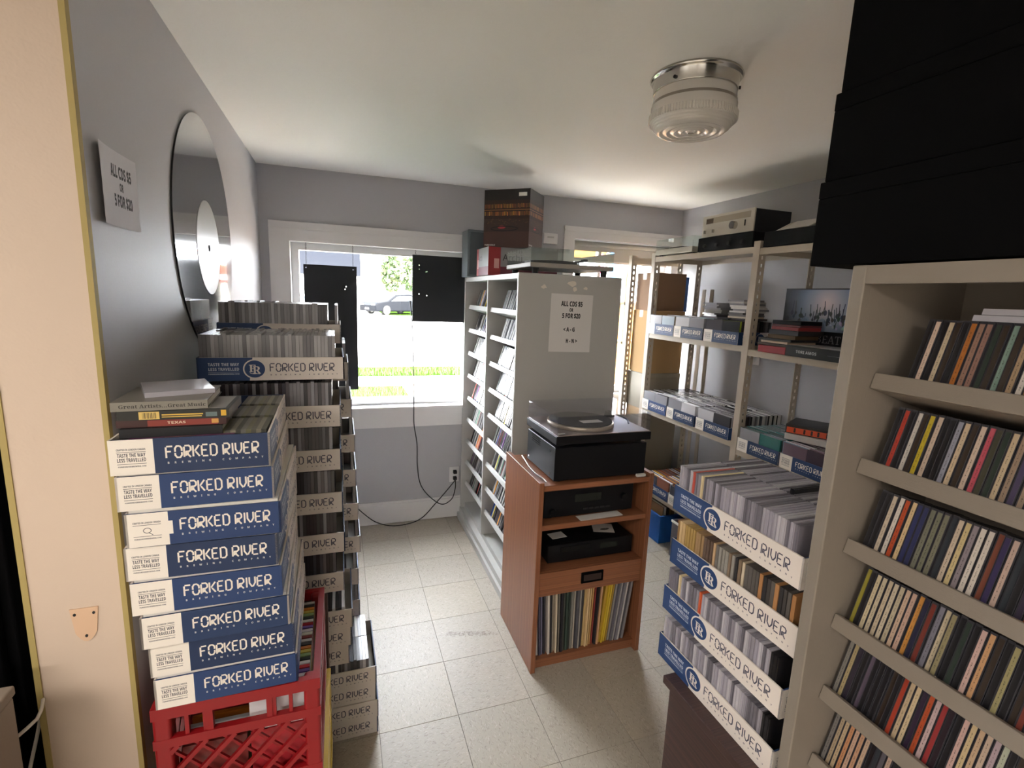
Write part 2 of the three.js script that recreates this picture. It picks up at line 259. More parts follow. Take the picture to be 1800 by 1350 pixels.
{ const t = thing('roller_blind', 'grey roller blind pulled a little way down the paned window', 'blind', [0, 0, 0]);
  part(t, 'fabric', slab(W2.x0 + 0.012, W2.x1 - 0.012, 1.945, 2.05, ZB - 0.035, ZB - 0.032), M.blind); const g = new THREE.CylinderGeometry(0.02, 0.02, W2.x1 - W2.x0 - 0.02, 16); g.rotateZ(Math.PI / 2); part(t, 'roller', g, M.blind, [(W2.x0 + W2.x1) / 2, 2.066, ZB - 0.034]); part(t, 'hem_bar', slab(W2.x0 + 0.012, W2.x1 - 0.012, 1.93, 1.945, ZB - 0.04, ZB - 0.028), M.trim); }

// ───────────── lamps in the shop room behind (out of view) ─────────────
for (const [x, z, k] of [[-2.25, 3.6, 0.85], [-1.5, 5.7, 2.0]]) {
  const t = thing('ceiling_panel_light', 'flat glowing ceiling light panel in the shop room behind', 'ceiling light', [x, HC, z], 0, 'panel lights of the shop room');
  part(t, 'frame', mergeGeometries([slab(-0.62, 0.62, -0.03, 0, -0.32, -0.3), slab(-0.62, 0.62, -0.03, 0, 0.3, 0.32), slab(-0.62, -0.6, -0.03, 0, -0.3, 0.3), slab(0.6, 0.62, -0.03, 0, -0.3, 0.3)]), M.trim);
  const dm = std('#fff3e2', 0.6); dm.emissive.copy(LAMP_COLOR); dm.emissiveIntensity = 0.8; part(t, 'diffuser', B(1.2, 0.006, 0.6), dm, [0, -0.018, 0]);
  const l = new THREE.RectAreaLight(LAMP_COLOR, LAMP_POWER * k, 1.2, 0.6); l.position.set(x, HC - 0.035, z); l.lookAt(x, 0, z); scene.add(l);
}
// ───────────── left side: milk crates and tray stacks ─────────────
function milkCrate(label, mat, [x, y, z], w, h, d, group) {
  const t = thing('milk_crate', label, 'crate', [x, y, z], 0, group), e = 0.02;
  part(t, 'base', B(w - 0.02, 0.012, d - 0.02), mat, [0, 0.007, 0]);
  const ring = (y0, hh) => mergeGeometries([slab(-w / 2, w / 2, y0, y0 + hh, d / 2 - 0.016, d / 2), slab(-w / 2, w / 2, y0, y0 + hh, -d / 2, -d / 2 + 0.016), slab(-w / 2, -w / 2 + 0.016, y0, y0 + hh, -d / 2 + 0.016, d / 2 - 0.016), slab(w / 2 - 0.016, w / 2, y0, y0 + hh, -d / 2 + 0.016, d / 2 - 0.016)]);
  part(t, 'lower_band', ring(0.002, 0.04), mat); part(t, 'upper_band', ring(h - 0.1, 0.022), mat); part(t, 'rim', ring(h - 0.028, 0.028), mat);
  for (const sx of [-1, 1]) for (const sz of [-1, 1]) part(t, 'corner_post', RB(0.036, h - 0.004, 0.036, 0.008), mat, [sx * (w / 2 - 0.0185), h / 2, sz * (d / 2 - 0.0185)]);
  // diamond lattice on each side
  const lattice = (len) => {
    const gs = [], y0 = 0.04, y1 = h - 0.1, hh = y1 - y0, n = Math.round(len / 0.062);
    for (const dir of [-1, 1]) for (let i = -3; i <= n + 2; i++) {
      const cx = -len / 2 + i * (len / n), run = hh * 0.95; let a = cx, b = cx + dir * run, ya = y0, yb = y1;
      const clip = (px, py, qx, qy) => { const L = -len / 2, R = len / 2; let t0 = 0, t1 = 1; const dx = qx - px; for (const [lim, s] of [[L, 1], [R, -1]]) { const f = (lim - px) / dx; if ((dx > 0) === (s > 0)) t0 = Math.max(t0, f); else t1 = Math.min(t1, f); } return t1 - t0 > 0.03 ? [px + dx * t0, py + (qy - py) * t0, px + dx * t1, py + (qy - py) * t1] : null; };
      const c = clip(a, ya, b, yb); if (!c) continue;
      const L = Math.hypot(c[2] - c[0], c[3] - c[1]), g = new THREE.BoxGeometry(L, dir > 0 ? 0.010 : 0.006, dir > 0 ? 0.011 : 0.006); g.rotateZ(Math.atan2(c[3] - c[1], c[2] - c[0])); g.translate((c[0] + c[2]) / 2, (c[1] + c[3]) / 2, dir > 0 ? 0.003 : -0.004); gs.push(g);
    }
    for (let i = 0; i <= 8; i++) { const px = -len / 2 + len * i / 8; if (Math.abs(px) > 0.055) gs.push(slab(px - 0.004, px + 0.004, h - 0.08, h - 0.026, -0.005, 0.005)); }
    gs.push(slab(-0.066, -0.054, h - 0.08, h - 0.02, -0.007, 0.007), slab(0.054, 0.066, h - 0.08, h - 0.02, -0.007, 0.007));
    return mergeGeometries(gs.map((g) => { const q = g.index ? g.toNonIndexed() : g; q.deleteAttribute('uv'); return q; }));
  };
  const fr = lattice(w - 0.06), sd = lattice(d - 0.06);
  part(t, 'lattice_side', fr, mat, [0, 0, d / 2 - 0.009]); part(t, 'lattice_side', fr, mat, [0, 0, -d / 2 + 0.009]);
  part(t, 'lattice_side', sd, mat, [w / 2 - 0.009, 0, 0], [0, Math.PI / 2, 0]); part(t, 'lattice_side', sd, mat, [-w / 2 + 0.009, 0, 0], [0, Math.PI / 2, 0]);
  return t;
}
const CW = 0.34, CDp = 0.385, cx0 = -0.647, cz0 = 1.897;
milkCrate('black plastic milk crate on the floor under the yellow crate', M.blackSatin, [cx0 + 0.01, 0.001, cz0], CW, 0.195, CDp);
milkCrate('yellow plastic milk crate under the red crate', M.yellow, [cx0 + 0.012, 0.197, cz0 + 0.01], CW, 0.275, CDp);
milkCrate('red plastic milk crate full of CDs under the stack of blue trays', M.red, [cx0, 0.473, cz0], CW, 0.275, CDp);
{ // what lies in the red crate: CD cases standing, seen past the trays and through the lattice
  const cols = ['#d8d5d8', '#5b3f86', '#b8323a', '#e6e3e0', '#2f3b36', '#8aa06a', '#c7b24f', '#d07a2a', '#303036', '#b9b6b4', '#7a2d2a', '#cfc9b8'], r = rng(61);
  let n = 0; const cw = { '#d8d5d8': 'pale grey', '#5b3f86': 'purple', '#b8323a': 'red', '#e6e3e0': 'white', '#2f3b36': 'dark green', '#8aa06a': 'light green', '#c7b24f': 'yellow', '#d07a2a': 'orange', '#303036': 'black', '#b9b6b4': 'grey', '#7a2d2a': 'dark red', '#cfc9b8': 'cream' };
  for (let i = 0; i < 22; i++) { // along z at the right side, faces to +x
    const z = cz0 + CDp / 2 - 0.043 - i * 0.014;
    const c = cols[n++ % cols.length]; solo('crate_disc', `${cw[c]} CD case in the upper layer of the red milk crate`, 'compact disc', B(0.132, 0.12, 0.0102), std(c, 0.3), [cx0 + 0.078, 0.487 + 0.061 + 0.124 * 1, z], [0, 0, 0], 'CD cases in the red crate');
  }
  for (let i = 0; i < 12; i++) solo('crate_disc', `${cw[cols[(n * 5) % 12]]} CD case low in the red crate, on its aisle side`, 'compact disc', B(0.132, 0.12, 0.0102), std(cols[(n++ * 5) % cols.length], 0.3), [cx0 + 0.078, 0.487 + 0.061, cz0 + CDp / 2 - 0.043 - i * 0.027], [0, 0, 0], 'CD cases in the red crate');
  for (let i = 0; i < 12; i++) solo('crate_disc', `${cw[cols[(n * 7) % 12]]} CD case low in the red crate, on its wall side`, 'compact disc', B(0.132, 0.12, 0.0102), std(cols[(n++ * 7) % cols.length], 0.3), [cx0 - 0.062, 0.487 + 0.061, cz0 + CDp / 2 - 0.043 - i * 0.027], [0, 0, 0], 'CD cases in the red crate');
}
// stack of eight blue-fronted trays on the red crate
const ORD = ['bottom', 'second', 'third', 'fourth', 'fifth', 'sixth', 'seventh', 'top'];
{
  const front = 2.09, y0 = 0.7495, pit = 0.0755, xs = [-0.668, -0.672, -0.682, -0.688, -0.690, -0.684, -0.700, -0.704], gp = 'blue-fronted trays on the red crate';
  for (let k = 0; k < 8; k++) {
    const dz = [0.0, -0.004, 0.004, 0.002, 0, 0.006, -0.003, 0.0][k];
    const lab = k === 7 ? 'topmost blue-fronted tray on the red crate, holding books and CDs' : k === 5 ? 'blue-fronted tray with handwritten mark on its white label, in red crate stack' : k === 0 ? 'lowest blue-fronted tray, resting on the red milk crate' : `blue-fronted tray with white label end, ${ORD[k]} above the red crate`;
    const t = tray(lab, [xs[k], y0 + k * pit, front - TL / 2 + dz], -Math.PI / 2, gp, { mark: k === 5 });
    t.rotation.y += [0.02, 0.015, 0.03, 0.0, -0.02, 0.0, 0.02, 0.02][k];
    if (k < 7) part(t, 'filler', B(TL - 0.012, 0.0715, TD - 0.012), M.trayInner, [0, TT + 0.0362, 0]);
  }
  const yt = y0 + 7 * pit + TT, r = rng(8);
  // books and DVDs lying in the top tray, CDs standing beside
  const book = (name, label, cat, w, h, d, mat, pos, rot) => { const t = thing(name, label, cat, pos, rot); part(t, 'cover', B(w, 0.0018, d), mat, [0, h - 0.0009, 0]); part(t, 'cover', B(w, 0.0018, d), mat, [0, 0.0009, 0]); part(t, 'spine', B(w, h, 0.003), mat, [0, h / 2, d / 2]); part(t, 'pages', B(w - 0.004, h - 0.004, d - 0.006), M.card, [0, h / 2, -0.001]); return t; };
  const spine = (bg, draw) => std('#ffffff', 0.4, { map: canvas(512, 64, (x, w, h) => { x.fillStyle = bg; x.fillRect(0, 0, w, h); draw(x, w, h); }) });
  const bx = -0.742;
  solo('closed_box', 'dark closed box set lying low in the topmost blue tray', 'box set', B(0.17, 0.045, 0.19), M.dark, [bx, yt + 0.0228, 1.965], [0, 0, 0]);
  book('book', 'pink book lying in the topmost blue tray under other cases', 'book', 0.185, 0.016, 0.2, spine('#7d4468', (x) => { x.fillStyle = '#a79a4a'; x.fillRect(165, 12, 150, 40); }), [bx + 0.018, yt + 0.046, 1.965], 0.02);
  book('book', 'thick black book in the pile above the pink book', 'book', 0.178, 0.018, 0.2, M.dark, [bx - 0.002, yt + 0.0625, 1.96], 0.03);
  { const t = thing('dvd_case', 'DVD case with red brown spine in the pile on blue trays', 'dvd case', [bx + 0.0, yt + 0.081, 1.96], 0.01); const m = spine('#3a1512', (x, w, h) => { x.fillStyle = '#8c3226'; x.fillRect(140, 4, 330, 56); x.fillStyle = '#e0c9ae'; x.font = 'bold 30px sans-serif'; x.fillText('TEXAS', 230, 42); x.fillStyle = '#d8a050'; x.fillRect(440, 10, 34, 40); }); part(t, 'case', printedBox(0.192, 0.0148, 0.136, ['pz'], [0.05, 0.5]), m, [0, 0.0075, 0.025]); }
  { const t = thing('dvd_case', 'black DVD case with barcode sticker and yellow print in pile', 'dvd case', [bx + 0.006, yt + 0.0963, 1.962], 0.0); const m = spine('#15160f', (x, w, h) => { x.fillStyle = '#d8b866'; x.fillRect(96, 6, 92, 54); x.fillStyle = '#2a2318'; for (let i = 0; i < 13; i++) x.fillRect(112 + i * 5, 12, (i * 7 % 3) + 1, 42); x.fillStyle = '#d9b24a'; x.fillRect(198, 26, 190, 9); x.fillRect(198, 42, 184, 7); x.fillStyle = '#5f6f70'; x.fillRect(400, 20, 54, 32); x.fillStyle = '#d6a72c'; x.fillRect(472, 8, 26, 42); }); part(t, 'case', printedBox(0.196, 0.0185, 0.138, ['pz'], [0.02, 0.5]), m, [0, 0.0093, 0.026]); part(t, 'insert_card', B(0.18, 0.0006, 0.12), std('#8d8a86', 0.3), [0, 0.0189, 0.026]); }
  { const t = thing('book', 'grey hardcover music book on top of the pile', 'book', [bx - 0.022, yt + 0.1155, 1.968], 0.05); const m = spine('#7c776c', (x) => { x.fillStyle = '#241d1a'; x.font = 'bold 34px serif'; x.fillText('Great Artists...Great Music', 40, 44); }); part(t, 'cover', B(0.165, 0.002, 0.17), std('#77726a', 0.35), [0, 0.0172, 0]); part(t, 'cover', B(0.165, 0.002, 0.17), std('#77726a', 0.35), [0, 0.001, 0]); part(t, 'pages', B(0.16, 0.0142, 0.164), M.card, [0, 0.0091, 0]); part(t, 'spine', printedBox(0.165, 0.0182, 0.003, ['pz'], [0.02, 0.5]), m, [0, 0.0091, 0.086]); }
  solo('cd_case', 'clear CD case lying across the grey book', 'compact disc', B(0.125, 0.0102, 0.142), M.caseClear, [bx - 0.02, yt + 0.139, 1.93], [0, 0.35, 0]);
  for (let i = 0; i < 3; i++) for (let j = 0; j < 9; j++) solo('digipak', 'card CD sleeve standing in topmost blue tray beside the books', 'compact disc', B(0.0102, 0.066, 0.11), std(['#6f6c50', '#5d5a50', '#86806e', '#48483f', '#77746c'][(i * 3 + j) % 5], 0.4), [-0.655 + j * 0.0098, yt + 0.034 + i * 0.001, 2.0 - i * 0.125], [0, 0, -0.06], 'CD sleeves in the topmost blue tray');
}
// brown board between the crates and the next pile
solo('wooden_board', 'dark brown wooden board standing behind the red and yellow crates', 'board', RB(0.37, 0.64, 0.028, 0.004), M.brownBoard, [-0.658, 0.3205, 1.575]);
// second pile: trays with their long white sides to the room
const PZ = 1.515 - TD / 2; // centre of the pile in z
{
  const gp = 'white-fronted trays piled along the grey wall'; let seed = 200;
  const xs = [-0.518, -0.515, -0.520, -0.522], jt = [0.01, 0, -0.01, 0.01];
  for (let k = 0; k < 4; k++) { const p = [xs[k], 0.002 + k * 0.0712, PZ + [0, 0.002, -0.004, 0.003][k]]; tray(['lowest tray of the white-fronted pile, on the floor tiles', 'second tray up from the floor in the white-fronted pile', 'third tray up from the floor in the white-fronted pile', 'fourth tray from the floor in white-fronted pile, CDs showing'][k], p, jt[k], gp); if (k === 3) fillTray('left', p, jt[k], seed++, { h: 0.1 }); else solo('tray_filler', `closed card insert filling the ${ORD[k]} tray of the white-fronted pile`, 'carton', B(TL - 0.014, 0.064, TD - 0.014), M.trayInner, [p[0], p[1] + TT + 0.0325, p[2]], [0, jt[k], 0]); }
  const x2 = [-0.600, -0.606, -0.614];
  for (let k = 0; k < 3; k++) { const p = [x2[2 - k], 0.3235 + k * 0.0712, PZ + 0.004]; tray(`${['lowest', 'middle', 'upper'][k]} of three trays set back on the low white-fronted trays`, p, 0, gp); if (k === 2) fillTray('left', p, 0, seed++, { h: 0.076, palette: ['#d8d5d2', '#3a383b', '#c9c6c8', '#8f8d92'] }); else solo('tray_filler', `closed card insert filling the ${['lowest', 'middle'][k]} set-back tray`, 'carton', B(TL - 0.014, 0.064, TD - 0.014), M.trayInner, [p[0], p[1] + TT + 0.0325, p[2]]); }
  const yb = [0.611, 0.759, 0.905, 1.057, 1.206, 1.365], rx = [-0.418, -0.415, -0.416, -0.421, -0.418, -0.406], ry = [0.0, 0.012, -0.008, 0.01, 0.0, 0.01];
  for (let k = 0; k < 6; k++) { const p = [rx[k] - TL / 2, yb[k], PZ + [0, 0.004, -0.002, 0.003, 0, 0.006][k]]; tray(k === 5 ? 'topmost white-fronted tray, packed with CDs, under the wall record' : `white-fronted tray packed with CDs, ${['first', 'second', 'third', 'fourth', 'fifth'][k]} above the three set-back trays`, p, ry[k], gp); fillTray('left', p, ry[k], seed++, { h: k === 5 ? 0.135 : Math.min(0.142, (yb[k + 1] - yb[k] - TT) - 0.002), palette: k === 5 ? ['#8d8b8c', '#9a9899', '#7c7a7d', '#a3a1a2', '#6f6d70'] : ['#4b494b', '#3a383b', '#55535a', '#6d686b', '#403a3d', '#8f8d92'] }); }
  // pile behind it
  const bx = [-0.56, -0.562, -0.566, -0.570, -0.560, -0.566, -0.572, -0.575, -0.585, -0.595, -0.62], BZ = 1.2 - TD / 2;
  for (let k = 0; k < 11; k++) { const p = [bx[k], 0.002 + k * 0.1447, BZ]; tray(`white-fronted tray of CDs in the hindmost pile by the window, number ${k + 1} up`, p, 0, 'trays in the hindmost pile'); fillTray('left', p, 0, seed++, { h: 0.1402, full: 0.93, palette: ['#6d6a6c', '#565457', '#807d7f', '#8f8d92', '#4a484b', '#9a9899'] }); for (let i = 0; i < 2; i++) solo('tray_disc', 'CD case at the window-side end of a tray in the hindmost pile', 'compact disc', B(0.0099, 0.1402, 0.132), std(['#77747a', '#8f8d92'][i], 0.22), [p[0] + TL / 2 - 0.0155, p[1] + TT + 0.0702, p[2] + (i ? 0.067 : -0.067)], [0, 0, 0], 'end CD cases of the hindmost pile'); }
}
// ───────────── on the left wall ─────────────
{ // oversized wall record
  const t = thing('wall_record', 'giant glossy black vinyl record hung on the grey wall', 'wall decoration', [XL, 1.816, 1.071]);
  const groove = canvas(512, 512, (x, w, h) => { x.fillStyle = '#808080'; x.fillRect(0, 0, w, h); for (let k = 0; k < 95; k++) { x.strokeStyle = k % 2 ? '#8a8a8a' : '#767676'; x.lineWidth = 1.2; x.beginPath(); x.arc(w / 2, h / 2, 110 + k * 1.5, 0, 7); x.stroke(); } });
  groove.colorSpace = THREE.NoColorSpace;
  const m = phys('#101114', { roughness: 0.12, clearcoat: 1, clearcoatRoughness: 0.04, bumpMap: groove, bumpScale: 0.00002 });
  const g = new THREE.CylinderGeometry(0.407, 0.407, 0.005, 96); part(t, 'disc', g, m, [0.0032, 0, 0], [0, 0, -Math.PI / 2]);
  const lg = new THREE.CylinderGeometry(0.165, 0.165, 0.0015, 64); part(t, 'centre_label', lg, std('#b4b6b4', 0.3), [0.0064, -0.035, 0], [0, 0, -Math.PI / 2]);
  part(t, 'spindle_hole', new THREE.CylinderGeometry(0.012, 0.012, 0.001, 24), M.black, [0.0077, -0.035, 0], [0, 0, -Math.PI / 2]);
}
function impact(x, text, cx, cy, height, width, color = '#26242a') { x.save(); x.font = `bold ${height}px sans-serif`; x.fillStyle = color; x.textAlign = 'center'; x.textBaseline = 'middle'; const w = x.measureText(text).width; x.translate(cx, cy); x.scale(width / w, 1); x.fillText(text, 0, 0); x.lineWidth = height * 0.05; x.strokeStyle = color; x.strokeText(text, 0, 0); x.restore(); }
{ // paper on the left wall
  const tex = canvas(512, 400, (x, w, h) => { x.fillStyle = '#cfccd0'; x.fillRect(0, 0, w, h); impact(x, 'ALL CDS $5', w * 0.58, h * 0.27, 84, 270); impact(x, 'OR', w * 0.57, h * 0.46, 58, 50); impact(x, '5 FOR $20', w * 0.59, h * 0.65, 84, 240); });
  const g = new THREE.PlaneGeometry(0.206, 0.158, 16, 8), p = g.attributes.position; for (let i = 0; i < p.count; i++) { const u = p.getX(i) / 0.103; p.setZ(i, 0.0025 + 0.007 * u * u * (u < 0 ? 1 : 0.35)); } g.computeVertexNormals();
  solo('paper_sign', 'white paper price sign taped to the grey left wall', 'sign', g, std('#ffffff', 0.8, { map: tex, side: THREE.DoubleSide }), [XL + 0.001, 1.845, 1.845], [0, Math.PI / 2, 0]);
}
{ const s = new THREE.Shape(); s.moveTo(-0.012, 0.014); s.lineTo(0.012, 0.014); s.lineTo(0.009, -0.008); s.quadraticCurveTo(0, -0.024, -0.009, -0.008); s.lineTo(-0.012, 0.014);
  const t = thing('strike_plate', 'small cream painted metal plate on the end of the partition', 'plate', [-0.944, 0.925, 2.0062]); t.scale.set(2.1, 2.6, 1); part(t, 'plate', new THREE.ExtrudeGeometry(s, { depth: 0.002, bevelEnabled: false }), std('#d6b394', 0.5)); for (const [a, b] of [[-0.008, 0.009], [0.008, 0.009], [0, -0.011]]) { const g = new THREE.CylinderGeometry(0.0013, 0.0013, 0.001, 10); g.rotateX(Math.PI / 2); part(t, 'screw', g, M.dark, [a, b, 0.0024]); } }
{ const t = thing('darkness_block', 'tall black block standing in for the darkness behind the partition', 'cabinet', [-1.42, 0, 1.55]); part(t, 'body', RB(0.66, 2.1, 0.8, 0.006), M.black, [0, 1.051, 0]); part(t, 'door', RB(0.62, 1.98, 0.02, 0.004), M.black, [0, 1.06, 0.411]); }  // black block added where only darkness shows behind the partition
{ const t = thing('lowered_door', 'beige door leaf cut low to keep shadow off the partition end', 'cabinet', [-1.368, 0.002, 2.24]); part(t, 'body', RB(0.70, 0.86, 0.24, 0.004), M.doorPaint, [0, 0.431, 0]); part(t, 'top', RB(0.704, 0.02, 0.25, 0.004), M.doorPaint, [0, 0.872, 0]); }  // stands for a door leaf, built low so its shadow misses the partition
{ const t = thing('white_cable', 'white cable looped between the low beige door leaf and the partition end', 'cable', [0, 0, 0]); part(t, 'wire', tube([[-1.10, 0.0, 2.09], [-1.085, 0.4, 2.085], [-1.07, 0.66, 2.085], [-1.05, 0.735, 2.08], [-1.02, 0.758, 2.06], [-1.05, 0.75, 1.97], [-1.07, 0.66, 1.965], [-1.06, 0.58, 2.05], [-1.07, 0.3, 2.06], [-1.09, 0.0, 2.05]], 0.0035, 90, 8), M.whiteCord); }
// ───────────── CD shelf units with backward leaning shelves, open to -x ─────────────
const LEAN = 0.29, LC = Math.cos(LEAN), LS = Math.sin(LEAN);
// a shelf: front lip at x, its top edge at y, from z0 to z1
function leanShelf(parent, name, x, y, z0, z1, lipH, deep, lipMat, plateMat) {
  const g = new THREE.Group(); g.name = name; g.position.set(x, y, (z0 + z1) / 2); g.rotation.z = -LEAN; parent.add(g);
  part(g, 'lip', RB(0.012, lipH, z1 - z0, 0.002), lipMat, [0.006, -lipH / 2, 0]);
  part(g, 'plate', B(deep, 0.01, z1 - z0), plateMat, [deep / 2 + 0.012, -lipH + 0.005, 0]);
  return g;
}
{ // pale double unit in the middle of the room
  const X0 = 0.41, X1 = 0.985, Z0 = -0.235, Z1 = 0.88, H = 1.77, t = 0.02;
  const u = thing('cd_shelf_unit', 'pale grey double-sided CD shelf unit standing out from the window wall', 'shelf unit', [0, 0, 0]);
  part(u, 'end_panel', RB(X1 - X0, H - 0.012, t, 0.003), M.unit, [(X0 + X1) / 2, (H - 0.012) / 2 + 0.01, Z1 - t / 2]); part(u, 'end_panel', RB(X1 - X0, H - 0.012, t, 0.003), M.unit, [(X0 + X1) / 2, (H - 0.012) / 2 + 0.01, Z0 + t / 2]);
  part(u, 'top_panel', slab(X0 + 0.004, X1 - 0.004, H - 0.03, H - 0.004, Z0 + t, Z1 - t), M.unit);
  part(u, 'back_panel', slab(0.688, 0.706, 0.1, H - 0.03, Z0 + t, Z1 - t), M.unit);
  const zc = 0.30; part(u, 'divider', slab(X0 + 0.012, 0.688, 0.12, H - 0.03, zc - 0.007, zc + 0.007), M.unitLip);
  part(u, 'plinth', slab(X0 + 0.03, X1 - 0.03, 0.002, 0.12, Z0 + t, Z1 - t), M.unit);
  part(u, 'base_rail', slab(X0 - 0.02, X0 + 0.03, 0.002, 0.045, Z0, Z1), M.unitRail); part(u, 'base_rail', slab(X0 - 0.005, X0 + 0.03, 0.046, 0.085, Z0 + 0.004, Z1 - 0.004), M.unitRail);
  const r = rng(300), pal = ['#8a8987', '#757472', '#585757', '#302f31', '#1c1c1f', '#989590', '#666462', '#454345', '#a5a39f', '#262427', '#75726e'];
  const hot = ['#b0322a', '#cf8a2c', '#2f4b86', '#7a5a8a', '#c8b43a', '#6a2b2b', '#3f6b55'];
  for (let k = 0; k < 9; k++) {
    const y = 1.583 - k * 0.161;
    for (const [a, b, col] of [[Z0 + t + 0.001, zc - 0.008, 0], [zc + 0.008, Z1 - t - 0.001, 1]]) {
      leanShelf(u, 'shelf', X0 + 0.035, y, a, b, 0.028, 0.19, M.unitLip, M.unit);
      const gap = col ? [0.17, 0.16, 0.12, 0.1, 0.09, 0.08, 0.05, 0.09, 0.06][k] : [0.1, 0.08, 0.06, 0.05, 0.05, 0.06, 0.05, 0.05, 0.05][k];
      const stop = b - 0.008 - (col && k === 1 ? 0.05 : 0); let z = a + gap;
      const bias = r();
      while (z < stop) {
        const c = r() < 0.05 + 0.05 * (k > 4) ? hot[Math.floor(r() * hot.length)] : pal[Math.floor((bias * 0.4 + r() * 0.6) * pal.length)];
        const fx = X0 + 0.035 + 0.014 + (r() < 0.15 ? 0.006 : 0), fy = y - 0.017, hx = CDW / 2, hy = CDH / 2; // bottom front corner, then centre in the leaning frame
        addCd('unit', [fx + hx * LC + hy * LS, fy - hx * LS + hy * LC, z], [0, 0, -LEAN], [CDW, CDH, 0.0098], c);
        z += 0.0104 + (r() < 0.05 ? 0.004 : 0);
      }
    }
  }
  // price sign and tape marks on the end panel
  const tex = canvas(616, 800, (x, w, h) => { x.fillStyle = '#d9d6d3'; x.fillRect(0, 0, w, h); const c = '#2a2826'; impact(x, 'ALL CDS $5', w * 0.5, h * 0.165, 92, 315, c); impact(x, 'OR', w * 0.49, h * 0.27, 60, 56, c); impact(x, '5 FOR $20', w * 0.5, h * 0.37, 88, 270, c); impact(x, '< A - G', w * 0.47, h * 0.605, 76, 170, c); impact(x, 'H - N >', w * 0.54, h * 0.805, 76, 170, c); });
  const g = new THREE.PlaneGeometry(0.234, 0.293, 10, 10), p = g.attributes.position; for (let i = 0; i < p.count; i++) p.setZ(i, 0.0012 + 0.0025 * Math.max(0, -p.getY(i) / 0.146) ** 2); g.computeVertexNormals();
  solo('paper_sign', 'white paper price sign with arrows on the pale shelf unit end', 'sign', g, std('#ffffff', 0.8, { map: tex, side: THREE.DoubleSide }), [0.702, 1.5265, Z1 + 0.0006], [0, 0, -0.012]);
  const rr = rng(12);
  for (const [cx, cy, w, h] of [[0.545, 1.705, 0.035, 0.022], [0.70, 1.725, 0.055, 0.03], [0.715, 1.70, 0.03, 0.03], [0.775, 1.705, 0.03, 0.018]]) {
    const s = new THREE.Shape(); for (let i = 0; i < 12; i++) { const a = i / 12 * Math.PI * 2, k = 0.6 + rr() * 0.5; s[i ? 'lineTo' : 'moveTo'](Math.cos(a) * w / 2 * k, Math.sin(a) * h / 2 * k); }
    part(u, 'tape_residue', new THREE.ExtrudeGeometry(s, { depth: 0.0004, bevelEnabled: false }), std('#dcd4c8', 0.85), [cx, cy, Z1]);
  }
}
